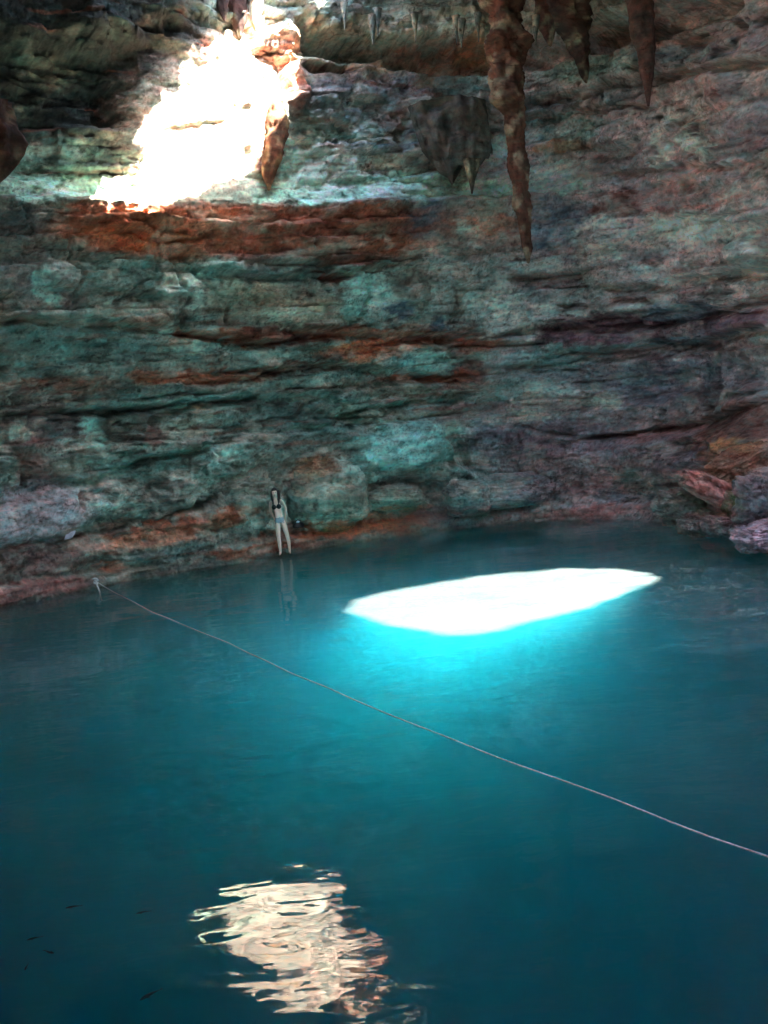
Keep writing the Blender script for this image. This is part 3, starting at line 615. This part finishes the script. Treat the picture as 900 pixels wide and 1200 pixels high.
# dripstone curtain
def curtain():
    D = 26.4; tops = at_y(522, 112, D); k = ((tops - CP) @ fw) / F
    n, m_ = 70, 96; V = []
    an = np.linspace(0, 2 * np.pi, m_, endpoint=False)
    prof = [(-46, 52), (-40, 66), (-34, 74), (-28, 84), (-22, 92), (-14, 96), (-8, 86), (-2, 78), (6, 84), (12, 74), (20, 84), (28, 80), (36, 72), (42, 74), (46, 60)]
    for i_ in range(n):
        t = i_ / (n - 1)
        for a_ in an:
            ca, sa = math.cos(a_), math.sin(a_)
            xx = 46 * math.copysign(abs(ca) ** .8, ca)
            bot = np.interp(xx, [p_[0] for p_ in prof], [p_[1] for p_ in prof]) + 7 * float(n2(xx * .45, a_ * 0 + 2)) * 2
            top = 4 + abs(xx) * .12
            fold = 1 + .6 * float(n2(a_ * 3.1, t * 2.5)) + .3 * float(n2(a_ * 9, t * 5 + 7)) + .3 * float(n2(a_ * 2, t * 7 + 17))
            thick = (.34 * (1 - t) ** .6 + .05) * fold
            xw = (xx * (1 - .10 * t) + 5 * t) * k + .03 * float(n2(a_ * 3, t * 6))
            zz = -(top + (bot - top) * t) * k
            V.append((xw + math.sin(RO) * 0 - zz * .06, sa * thick, zz))
    V = np.array(V)
    i_ = np.arange(n - 1)[:, None] * m_; j_ = np.arange(m_)[None]
    a_ = (i_ + j_).ravel(); b_ = (i_ + (j_ + 1) % m_).ravel()
    Fc = np.stack([a_, b_, b_ + m_, a_ + m_], 1).tolist() + [[(n - 1) * m_ + q for q in range(m_)], [q for q in range(m_)][::-1]]
    c = lin((96, 90, 80)) * (1 + .6 * fbm(V[:, 0] * 7, V[:, 2] * 1.2, 4))[:, None]
    w_ = sst(.1, .4, fbm(V[:, 0] * 4 + 4, V[:, 2] * 1.0, 3))[:, None] * .6; c = c * (1 - w_) + lin((70, 50, 42)) * w_
    o = mesh_np('dripstone_curtain', V, Fc, M_STAL, col=np.clip(c, .01, .8), loc=Vector(tops))
    tag(o, 'broad grey dripstone curtain with ragged hem under a rusty cap of rock', 'dripstone curtain')
curtain()
# fringe on the lip
spots = [(404, 34, 3), (437, 50, 5.5), (443, 42, 3), (487, 47, 4), (535, 50, 3.5), (541, 54, 4.5), (561, 47, 3), (628, 50, 5)]
for k, (px, py, w_) in enumerate(spots):
    stalactite('stalactite', [(px - 1, py - 32, w_ + 6), (px - .5, py - 14, w_ + 1), (px, py - 5, w_ * .5), (px, py + 2, 1.2)], 25.4 if px < 600 else 25.0,
               'one of the small pale stalactites fringing the lip of rock along the top', (112, 112, 98), seed=20 + k * 1.3, rough=.3, seg_=12,
               group='small stalactites fringing the roof lip')

# ------------------------------------------------------------------ loose boulders
def boulder(px, py, wpx, hpx, D, depth, label, seed, colr=None, flat=.0, an=0, sub=6, amp=.22, name='boulder'):
    bm = bmesh.new(); bmesh.ops.create_icosphere(bm, subdivisions=sub, radius=1)
    V = np.array([v.co[:] for v in bm.verts]); Fc = [[v.index for v in f.verts] for f in bm.faces]; bm.free()
    nrm = V / np.linalg.norm(V, axis=1)[:, None]
    V = np.sign(nrm) * np.abs(nrm) ** .8; 
    def tri(k, s_):
        q = nrm * k
        return (n2(q[:, 0] + s_, q[:, 1] + s_ * 2) + n2(q[:, 1] + s_ * 3, q[:, 2] - s_) + n2(q[:, 2] + 5 * s_, q[:, 0] + 3)) / 1.8
    r = 1 + amp * tri(1.5, seed) + amp * .5 * tri(3.5, seed + 3) + amp * .35 * (1 - 2 * np.abs(tri(6, seed + 5))) + amp * .15 * tri(15, seed + 8)
    st = n2(nrm[:, 2] * 7 + nrm[:, 0] * 1.2 + seed, nrm[:, 0] * .5) * .06
    r = r + st
    c = at_y(px, py, D); k = ((c - CP) @ fw) / F
    V = V * r[:, None] * np.array([wpx / 2 * k, depth / 2, hpx / 2 * k])
    a = R(an); x = V[:, 0] * math.cos(a) - V[:, 2] * math.sin(a); z = V[:, 0] * math.sin(a) + V[:, 2] * math.cos(a); V[:, 0] = x; V[:, 2] = z
    Wd = V + c
    qx, qy = proj(Wd)
    if colr is None: cc = paint(qx, qy, Wd[:, 0] * 1.1, Wd[:, 2])
    else:
        cc = lin(colr)[None] * (1 + .5 * tri(4, seed + 1) + .3 * tri(11, seed + 2))[:, None]
        pp = paint(qx, qy, Wd[:, 0] * 1.1, Wd[:, 2]); w = .35 + .3 * sst(-.2, .35, tri(2.5, seed + 9))[:, None]; cc = cc * 1.2 * (1 - w) + pp * w
    ob = mesh_np(name, V, Fc, M_ROCK2, col=np.clip(cc, .01, .8), loc=Vector(c))
    tag(ob, label, 'boulder', 'boulders along the far shore')
    return ob

BO = [
 (385, 583, 88, 78, 26.0, 1.7, 'rounded grey green boulder right of the standing woman, largest on the shore', 1.2),
 (285, 590, 88, 84, 25.9, 1.6, 'tall dull green boulder just left of the standing woman', 2.4),
 (460, 583, 66, 26, 26.5, 1.0, 'low flat oblong boulder beneath the bright teal block of wall', 3.5),
 (548, 584, 54, 42, 26.6, 1.2, 'squat rounded grey boulder right of the flat oblong one', 4.6),
 (600, 575, 90, 40, 27.0, 1.2, 'long dark grey boulder under the teal streaked bulge', 5.1),
]
for k, b_ in enumerate(BO): boulder(*b_[:4], b_[4] + .3, *b_[5:7], seed=b_[7], amp=.16)
BR = [
 (838, 577, 76, 30, 21.5, .9, 'pink slab leaning at the right shore', 11.2, (166, 112, 108), -32),
 (893, 585, 60, 60, 20.6, 1.2, 'grey upright boulder at the right edge of the view', 12.2, (112, 108, 118), 0),
 (898, 628, 62, 30, 19.6, 1.2, 'lilac pale boulder low in the water at the right edge', 13.2, (156, 132, 150), 8),
 (862, 592, 26, 34, 21.0, .7, 'small olive mossy boulder between pink slab and grey boulder', 14.2, (92, 96, 58), 0),
 (800, 590, 54, 34, 22.6, 1.0, 'dark brown boulder below the left end of the pink slab', 15.2, (92, 74, 72), 0),
 (842, 614, 36, 20, 20.9, .7, 'knobbly purplish boulder at the waterline under the pink slab', 16.2, (118, 84, 90), 0),
 (812, 612, 30, 16, 21.7, .6, 'small dull red boulder at the waterline under the dark one', 17.2, (104, 76, 76), 0),
 (866, 548, 70, 40, 22.2, 1.2, 'orange brown boulder above the grey one at right', 18.2, (122, 84, 68), 22),
 (868, 622, 22, 14, 20.3, .5, 'small brown rock beside the lilac boulder', 19.2, (96, 66, 62), 0),
]
for b_ in BR: boulder(*b_[:7], seed=b_[7], colr=b_[8], an=b_[9], sub=6, amp=.30)

# ------------------------------------------------------------------ rope
M_ROPE = simple_mat('rope_fibre', (.78, .78, .74), .8, .3, 30)
def tube(name, pts, r, mat, parent=None, seg_=8, loc=None):
    pts = [Vector(p) for p in pts]; V = []; Fc = []
    rs = r if isinstance(r, (list, tuple)) else [r] * len(pts)
    for k, p in enumerate(pts):
        t = (pts[min(k + 1, len(pts) - 1)] - pts[max(k - 1, 0)]).normalized()
        a = t.cross(Vector((0, 0, 1))); 
        if a.length < .05: a = t.cross(Vector((1, 0, 0)))
        a.normalize(); b = t.cross(a)
        for q in range(seg_):
            w = 2 * math.pi * q / seg_
            V.append(p + a * math.cos(w) * rs[k] + b * math.sin(w) * rs[k])
    for k in range(len(pts) - 1):
        for q in range(seg_):
            Fc.append([k * seg_ + q, k * seg_ + (q + 1) % seg_, (k + 1) * seg_ + (q + 1) % seg_, (k + 1) * seg_ + q])
    Fc.append(list(range(seg_))[::-1]); Fc.append([(len(pts) - 1) * seg_ + q for q in range(seg_)])
    return mesh_np(name, np.array([tuple(v) for v in V]), Fc, mat, parent=parent, loc=loc)
rp = [(140, 697), (180, 718), (235, 740), (300, 769), (360, 796), (420, 822), (470, 843), (520, 863), (580, 886), (640, 908), (710, 934), (780, 960), (840, 982), (900, 1003), (960, 1026)]
R3 = [at_z(p[0], p[1], .012) for p in rp]
anchor = at_y(112, 681, 22.4)
R3 = [anchor, at_y(117, 684, 22.2)] + R3
R3.append(np.array([5.2, 4.2, .012]))
R3 = np.array(R3); dd = np.r_[0, np.cumsum(np.linalg.norm(np.diff(R3, axis=0), axis=1))]
tt = np.arange(0, dd[-1], .08)
RR = np.stack([np.interp(tt, dd, R3[:, k]) for k in range(3)], 1)
ker = np.ones(9) / 9
RS = np.stack([np.convolve(np.pad(RR[:, k], 4, mode='edge'), ker, 'valid') for k in range(3)], 1)
RS[:, 0] += .03 * n2(tt * .8, tt * 0); RS[:, 1] += .04 * n2(tt * .5 + 9, tt * 0)
rope_e = empty('rope', Vector(anchor)); tag(rope_e, 'thin pale rope running from the left shore rock across the pool surface', 'rope')
tube('rope_line', RS - anchor, .009, M_ROPE, rope_e)
kn = []
for k in range(40):
    w = k * .55; kn.append((.05 * math.cos(w) * (1 + .2 * math.sin(k)), .04 * math.sin(w), .06 * math.sin(w * .37)))
tube('knot', kn, .016, M_ROPE, rope_e)
tube('loose_end', [(0.02, -.03, 0), (.05, -.08, -.1), (.09, -.1, -.22), (.1, -.1, -.36), (.12, -.1, -.44)], [.02, .018, .016, .016, .02], M_ROPE, rope_e)

# ------------------------------------------------------------------ small things on the shore
M_PAPER = simple_mat('white_sheet', (.8, .8, .84), .6, .05, 12)
def wall_hit(px, py):
    c = np.where(vis & (np.abs(WPX - px) < 2.5) & (np.abs(WPY - py) < 2.5))[0]
    return W[c[np.argmin(W[c, 1])]]
p = wall_hit(85, 626)
bm = bmesh.new()
nw, nh = 8, 6; vs_ = []
for i in range(nw + 1):
    row = []
    for j in range(nh + 1):
        x = (i / nw - .5) * .27; y = (j / nh - .5) * .22
        row.append(bm.verts.new((x, y, .012 * math.sin(i * .9) * math.cos(j * .7) + .02 * (i / nw) ** 2)))
    vs_.append(row)
for i in range(nw):
    for j in range(nh): bm.faces.new((vs_[i][j], vs_[i + 1][j], vs_[i + 1][j + 1], vs_[i][j + 1]))
r = bmesh.ops.extrude_face_region(bm, geom=bm.faces[:]); bmesh.ops.translate(bm, verts=[v for v in r['geom'] if isinstance(v, bmesh.types.BMVert)], vec=(0, 0, .008))
bmesh.ops.recalc_face_normals(bm, faces=bm.faces[:])
me = bpy.data.meshes.new('white_sheet'); bm.to_mesh(me); bm.free(); me.materials.append(M_PAPER)
sh = bpy.data.objects.new('white_sheet', me); COL.objects.link(sh); sh.location = Vector(p) + Vector((0, -.10, .03)); sh.rotation_euler = (R(40), R(-10), R(-18))
tag(sh, 'small white sheet lying on the grey rock above the left shore', 'sheet')

# ------------------------------------------------------------------ woman
M_SKIN = simple_mat('skin', (.95, .60, .46), .5, .08, 8, .4)
M_HAIR = simple_mat('hair', (.03, .018, .013), .45, .3, 40, .5)
M_BLACK = simple_mat('black_cloth', (.012, .012, .014), .6, .1)
M_BLUE = simple_mat('pale_blue_cloth', (.30, .34, .36), .7, .25, 30)
M_DARKE = simple_mat('eye_dark', (.02, .015, .012), .3, .1)
M_LIP = simple_mat('lips', (.42, .16, .14), .5, .1)

def skin_mesh(name, joints, edges, mat, parent, sub=2, root=0):
    me = bpy.data.meshes.new(name); me.from_pydata([j[0] for j in joints], edges, [])
    o = bpy.data.objects.new(name, me); COL.objects.link(o)
    mo = o.modifiers.new('skin', 'SKIN'); mo.use_smooth_shade = True; mo.branch_smoothing = .6
    sv = me.skin_vertices[0].data
    for k, j in enumerate(joints):
        rr = j[1]; sv[k].radius = rr if isinstance(rr, tuple) else (rr, rr)
        sv[k].use_root = (k == root)
    s_ = o.modifiers.new('sub', 'SUBSURF'); s_.levels = sub; s_.render_levels = sub
    dg = bpy.context.evaluated_depsgraph_get(); ev = o.evaluated_get(dg)
    m2 = bpy.data.meshes.new_from_object(ev); m2.name = name
    bpy.data.objects.remove(o); bpy.data.meshes.remove(me)
    m2.materials.clear(); m2.materials.append(mat)
    for p_ in m2.polygons: p_.use_smooth = True
    o = bpy.data.objects.new(name, m2); COL.objects.link(o)
    if parent: o.parent = parent
    return o

# body frame: x right, y away from the viewer, z up; she faces the camera, leaning back on the rock with both arms drawn back
fL = at_z(328.5, 650, .06); fR = at_z(339.5, 648.5, .06)
base = (fL + fR) / 2
per = empty('person', Vector(base))
tag(per, 'woman in black bikini top and pale blue bottoms leaning back against rock at the shore', 'person')
hx = -.02
J = [((hx, .10, .88), (.135, .10)),          # 0 pelvis
     ((hx - .01, .12, 1.00), (.115, .085)),     # 1 waist
     ((hx - .02, .15, 1.13), (.110, .080)),     # 2 ribs
     ((hx - .03, .17, 1.27), (.130, .085)),     # 3 chest
     ((hx - .03, .18, 1.36), (.085, .07)),     # 4 upper chest
     ((hx - .03, .17, 1.44), (.042, .045)),     # 5 neck
     ((hx - .03, .15, 1.50), (.045, .05)),     # 6 skull base
     # left-of-picture leg 7..11
     ((-.085, .09, .83), (.085, .085)), ((-.10, .02, .47), (.052, .055)), ((-.105, .06, .32), (.048, .052)), ((-.11, .05, .09), (.030, .032)), ((-.11, .02, .04), (.034, .03)), ((-.12, -.10, .022), (.034, .018)),
     # right-of-picture leg 13..
     ((.055, .09, .83), (.085, .085)), ((.12, .02, .47), (.052, .055)), ((.135, .06, .32), (.048, .052)), ((.125, .05, .09), (.030, .032)), ((.125, .02, .04), (.034, .03)), ((.14, -.10, .022), (.034, .018)),
     # arms: shoulder, elbow, wrist
     ((hx - .175, .19, 1.345), (.048, .045)), ((hx - .215, .27, 1.10), (.034, .034)), ((hx - .15, .34, .90), (.024, .024)),
     ((hx + .115, .19, 1.345), (.048, .045)), ((hx + .18, .27, 1.11), (.034, .034)), ((hx + .12, .34, .90), (.024, .024))]
E = [(0, 1), (1, 2), (2, 3), (3, 4), (4, 5), (5, 6), (0, 7), (7, 8), (8, 9), (9, 10), (10, 11), (11, 12), (0, 13), (13, 14), (14, 15), (15, 16), (16, 17), (17, 18),
     (4, 19), (19, 20), (20, 21), (4, 22), (22, 23), (23, 24)]
# hands: palm then five short fingers each, resting on the rock behind the hips
for wi, sx in ((21, 1), (24, -1)):
    w = np.array(J[wi][0]); pi_ = len(J)
    J.append((tuple(w + np.array([sx * .015, .02, -.06])), (.026, .014))); E.append((wi, pi_))
    for f in range(4):
        o_ = (f - 1.5) * .017; ln_ = (.062, .075, .07, .055)[f]
        a1 = len(J); J.append((tuple(w + np.array([sx * .015 + o_, .03, -.085])), .0085)); E.append((pi_, a1))
        a2 = len(J); J.append((tuple(w + np.array([sx * .015 + o_ * 1.1, .05, -.085 - ln_ * .55])), .0075)); E.append((a1, a2))
        a3 = len(J); J.append((tuple(w + np.array([sx * .015 + o_ * 1.15, .075, -.085 - ln_ * .85])), .0065)); E.append((a2, a3))
    a1 = len(J); J.append((tuple(w + np.array([sx * .045, .0, -.05])), .009)); E.append((pi_, a1))
    a2 = len(J); J.append((tuple(w + np.array([sx * .06, .0, -.085])), .0075)); E.append((a1, a2))
body = skin_mesh('body', J, E, M_SKIN, per, 2)
# head shaped from a sphere and joined into the body mesh
bm = bmesh.new(); bm.from_mesh(body.data)
hc = Vector((hx - .03, .135, 1.565))
r = bmesh.ops.create_uvsphere(bm, u_segments=28, v_segments=20, radius=1)
for v in r['verts']:
    x, y, z = v.co
    w = .078 * (1 - .22 * max(0, -z) ** 1.3); dpt = .095 if y > 0 else .088
    v.co = Vector((x * w, y * dpt * (1 - .12 * max(0, -z)), z * .115)) + hc
    if y < -.6: v.co.y -= .018 * math.exp(-((x / .16) ** 2)) * math.exp(-(((z + .12) / .22) ** 2)); v.co.y += .010 * (math.exp(-(((abs(x) - .38) / .16) ** 2)) * math.exp(-(((z - .10) / .13) ** 2)))
for f in bm.faces: f.smooth = True
for sx in (-1, 1):
    r = bmesh.ops.create_uvsphere(bm, u_segments=10, v_segments=8, radius=1)
    for v in r['verts']: v.co = Vector((v.co.x * .008, v.co.y * .018, v.co.z * .03)) + hc + Vector((sx * .077, .0, -.005))
for f in bm.faces: f.smooth = True
bm.to_mesh(body.data); bm.free()

def blob(name, c, s_, mat, parent, seg_=16, fn=None):
    bm = bmesh.new(); r = bmesh.ops.create_uvsphere(bm, u_segments=seg_, v_segments=seg_ * 3 // 4, radius=1)
    for v in bm.verts:
        q = v.co.copy()
        if fn: q = fn(q)
        v.co = Vector((q.x * s_[0], q.y * s_[1], q.z * s_[2])) + Vector(c)
    for f in bm.faces: f.smooth = True
    me = bpy.data.meshes.new(name); bm.to_mesh(me); bm.free(); me.materials.append(mat)
    o = bpy.data.objects.new(name, me); COL.objects.link(o); o.parent = parent; return o
for sx in (-1, 1): blob('eye', (hc.x + sx * .028, hc.y - .080, hc.z + .010), (.012, .006, .007), M_DARKE, per, 10)
blob('mouth', (hc.x, hc.y - .084, hc.z - .055), (.022, .008, .007), M_LIP, per, 10)
# hair: a cap, and long locks down over both shoulders
bm = bmesh.new(); bmesh.ops.create_uvsphere(bm, u_segments=28, v_segments=22, radius=1)
dl = [v for v in bm.verts if (v.co.y < -.45 and v.co.z < .30 and abs(v.co.x) < .68) or v.co.z < -.75]
bmesh.ops.delete(bm, geom=dl, context='VERTS')
for v in bm.verts:
    x, y, z = v.co; n_ = 1 + .04 * math.sin(x * 22 + y * 7)
    v.co = Vector((x * .092 * n_, y * .108 * n_ + .008, z * .130 + .006)) + hc
bmesh.ops.solidify(bm, geom=bm.faces[:], thickness=.008)
for f in bm.faces: f.smooth = True
me = bpy.data.meshes.new('hair'); bm.to_mesh(me); bm.free(); me.materials.append(M_HAIR)
hair = bpy.data.objects.new('hair', me); COL.objects.link(hair); hair.parent = per
for sx in (-1, 1):
    for k in range(4):
        x0 = hc.x + sx * (.07 + .008 * k)
        tube('hair_lock', [(x0, hc.y - .02 + .03 * k, hc.z + .05), (x0 + sx * .012, hc.y - .02 + .03 * k, hc.z - .06), (x0 + sx * .01, hc.y - .025 + .025 * k, hc.z - .15), (x0 - sx * .005, hc.y - .03 + .02 * k, hc.z - .24), (x0 - sx * .012, hc.y - .02 + .02 * k, hc.z - .31)],
             [.016, .022, .022, .018, .005], M_HAIR, per)
# bikini top (two cups, band, straps) and bottoms: taken from the body's own surface, a few millimetres proud
def shell(name, test, mat, thick=.006):
    bm = bmesh.new(); bm.from_mesh(body.data)
    bmesh.ops.delete(bm, geom=[f for f in bm.faces if not test(f.calc_center_median())], context='FACES')
    seen = set(); best = []
    for f0 in bm.faces:
        if f0 in seen: continue
        st = [f0]; isl = []; seen.add(f0)
        while st:
            f_ = st.pop(); isl.append(f_)
            for e_ in f_.edges:
                for g_ in e_.link_faces:
                    if g_ not in seen: seen.add(g_); st.append(g_)
        if len(isl) > len(best): best = isl
    bs = set(best); bmesh.ops.delete(bm, geom=[f for f in bm.faces if f not in bs], context='FACES')
    bmesh.ops.delete(bm, geom=[v for v in bm.verts if not v.link_faces], context='VERTS')
    bm.normal_update()
    for v in bm.verts: v.co += v.normal * thick
    me = bpy.data.meshes.new(name); bm.to_mesh(me); bm.free(); me.materials.clear(); me.materials.append(mat)
    o = bpy.data.objects.new(name, me); COL.objects.link(o); o.parent = per; return o
top = empty('bikini_top', (0, 0, 0)); top.parent = per
for sx in (-1, 1):
    def cupfn(q): return Vector((q.x * (1 - .3 * max(0, q.z)), q.y, q.z))
    blob('cup', (hx - .03 + sx * .062, .085, 1.215), (.062, .05, .068), M_BLACK, top, 16, cupfn)
    tube('strap', [(hx - .03 + sx * .065, .055, 1.26), (hx - .03 + sx * .06, .075, 1.33), (hx - .03 + sx * .05, .12, 1.40), (hx - .03 + sx * .03, .17, 1.44)], .006, M_BLACK, top)
shell('chest_band', lambda c: 1.17 < c.z < 1.20 and abs(c.x - hx + .03) < .16, M_BLACK)
bpy.data.objects['chest_band'].parent = top
shell('bikini_bottom', lambda c: .80 < c.z < .93 and abs(c.x - hx) < .17 and c.y < .22 and not (c.z < .86 and abs(c.x - hx) > .11), M_BLUE, .008)
# lean: whole figure tilts slightly to picture left and back
per.rotation_euler = (R(-4), R(-3), 0)

# ------------------------------------------------------------------ black bag beside her
p = wall_hit(352, 614)
bag = empty('bag', Vector(p) + Vector((0, -.34, .02))); tag(bag, 'small black bag with pale top on the rock right of the woman', 'bag')
bm = bmesh.new(); bmesh.ops.create_icosphere(bm, subdivisions=4, radius=1)
for v in bm.verts:
    x, y, z = v.co; k = 1 + .10 * math.sin(5 * x + 2 * z) * math.cos(4 * y + 1)
    v.co = Vector((math.copysign(abs(x) ** .7, x) * .14 * k, math.copysign(abs(y) ** .8, y) * .09, max(-.7, z) * .085 * k + .05 - .02 * max(0, abs(x) - .4)))
for f in bm.faces: f.smooth = True
me = bpy.data.meshes.new('pouch'); bm.to_mesh(me); bm.free(); me.materials.append(M_BLACK)
o = bpy.data.objects.new('pouch', me); COL.objects.link(o); o.parent = bag
tube('carry_handle', [(-.06, 0, .11), (-.05, -.01, .17), (0, -.01, .20), (.05, -.01, .17), (.06, 0, .11)], .009, M_BLACK, bag)
blob('folded_cloth', (0, -.03, .14), (.045, .03, .035), M_PAPER, bag, 12, lambda q: q * (1 + .2 * math.sin(q.x * 6 + q.z * 4)))

# ------------------------------------------------------------------ fish near the surface, lower left
M_FISH = simple_mat('fish_skin', (.03, .045, .05), .5, .3, 30)
def fish(px, py, ln, head):
    c = at_z(px, py, -.004); o = empty('fish', Vector(c))
    bm = bmesh.new(); n = 14; sg = 10; rows = []
    for i in range(n):
        t = i / (n - 1); x = (t - .5) * ln; w = ln * .10 * (math.sin(math.pi * min(1, t * 1.05) ** .65) + .12); bend = .06 * ln * math.sin(t * 3.2)
        rows.append([bm.verts.new((x, bend + w * .8 * math.cos(2 * math.pi * q / sg), w * .5 * math.sin(2 * math.pi * q / sg))) for q in range(sg)])
    for i in range(n - 1):
        for q in range(sg): bm.faces.new((rows[i][q], rows[i][(q + 1) % sg], rows[i + 1][(q + 1) % sg], rows[i + 1][q]))
    bm.faces.new(rows[0][::-1]); bm.faces.new(rows[-1])
    for f in bm.faces: f.smooth = True
    me = bpy.data.meshes.new('body'); bm.to_mesh(me); bm.free(); me.materials.append(M_FISH)
    b = bpy.data.objects.new('body', me); COL.objects.link(b); b.parent = o
    def fin(name, pts):
        V = [(x, y, z) for x, y, z in pts] + [(x, y, z - .004) for x, y, z in pts]; k = len(pts)
        Fc = [list(range(k)), list(range(k, 2 * k))[::-1]] + [[i, i + k, (i + 1) % k + k, (i + 1) % k] for i in range(k)]
        q = mesh_np(name, np.array(V), Fc, M_FISH, parent=o, smooth=False); return q
    be = .06 * ln * math.sin(3.2)
    fin('tail_fin', [(.47 * ln, be, 0), (.60 * ln, be + .09 * ln, .002), (.56 * ln, be, 0), (.60 * ln, be * ln, .002)])
    for s_ in (-1, 1): fin('side_fin', [(-.2 * ln, s_ * .08 * ln, 0), (-.08 * ln, s_ * .17 * ln, 0), (-.1 * ln, s_ * .07 * ln, 0)])
    o.rotation_euler = (0, 0, head); o.location.z = -.16; o.scale = (.8, .8, .8)
    return o
FI = [(83, 1044, .17, .15, 'dark fish farthest from the shore line of small fish, thin and pale edged'),
      (165, 1050, .15, 0.2, ''), (37, 1080, .15, .3, ''), (55, 1095, .14, 2.6, ''), (28, 1113, .10, 1.6, ''), (173, 1144, .22, .7, '')]
LB = ['thin dark fish, farthest of the six at the lower left', 'dark fish left of the bright reflection, nearest its tip', 'dark fish near the left edge, upper of the close trio',
      'dark fish turned the other way in the close trio near the left edge', 'smallest dark fish, closest to the left edge of the view', 'largest dark fish, lowest and slanting beside the bright reflection']
for (px, py, ln, hd, _), lb in zip(FI, LB):
    tag(fish(px, py, ln, hd), lb, 'fish', 'small dark fish near the surface')

# ------------------------------------------------------------------ light
w = bpy.data.worlds.new('World'); scn.world = w; w.use_nodes = True; nt = w.node_tree
bg = nt.nodes['Background']; sky = nt.nodes.new('ShaderNodeTexSky'); sky.sky_type = 'NISHITA'; sky.sun_disc = False
src = -SD
sky.sun_elevation = math.asin(src[2]); sky.sun_rotation = math.atan2(src[0], src[1])
nt.links.new(sky.outputs[0], bg.inputs[0]); bg.inputs[1].default_value = .15
sl = bpy.data.lights.new('sun', 'SUN'); sl.energy = 5; sl.angle = R(.8); sl.color = (1, .95, .88)
so = bpy.data.objects.new('sun', sl); COL.objects.link(so); so.rotation_euler = Vector(SD).to_track_quat('-Z', 'Y').to_euler()

scn.view_settings.view_transform = 'Standard'; scn.view_settings.look = 'None'; scn.view_settings.gamma = 1
scn.view_settings.exposure = 4.95
scn.render.engine = 'CYCLES'
cy = scn.cycles
cy.use_denoising = True
try: cy.denoiser = 'OPENIMAGEDENOISE'
except Exception: pass
cy.max_bounces = 12; cy.diffuse_bounces = 5; cy.glossy_bounces = 4; cy.volume_bounces = 8; cy.transparent_max_bounces = 12; cy.transmission_bounces = 4
cy.sample_clamp_indirect = 3.0; cy.caustics_reflective = False; cy.caustics_refractive = False
cy.use_adaptive_sampling = True; cy.adaptive_threshold = .03

# rubble at the right shore
rr_ = random.Random(5)
for k in range(14):
    px = 770 + rr_.random() * 100; py = 596 + rr_.random() * 24 + (px - 770) * .10
    y_ = 23.2 - (px - 770) * .025
    boulder(px, py, 10 + rr_.random() * 14, 8 + rr_.random() * 9, y_, .4 + rr_.random() * .2, 'one of the small dull red rubble rocks heaped at the right waterline', 40 + k * 1.7,
            colr=(112 + rr_.randint(-16, 20), 88 + rr_.randint(-8, 10), 86 + rr_.randint(-8, 8)), sub=4, amp=.3, name='rubble_rock')
for o in COL.objects:
    if o.name.startswith('rubble_rock'): o['group'] = 'rubble rocks at the right waterline'; o['category'] = 'rock'
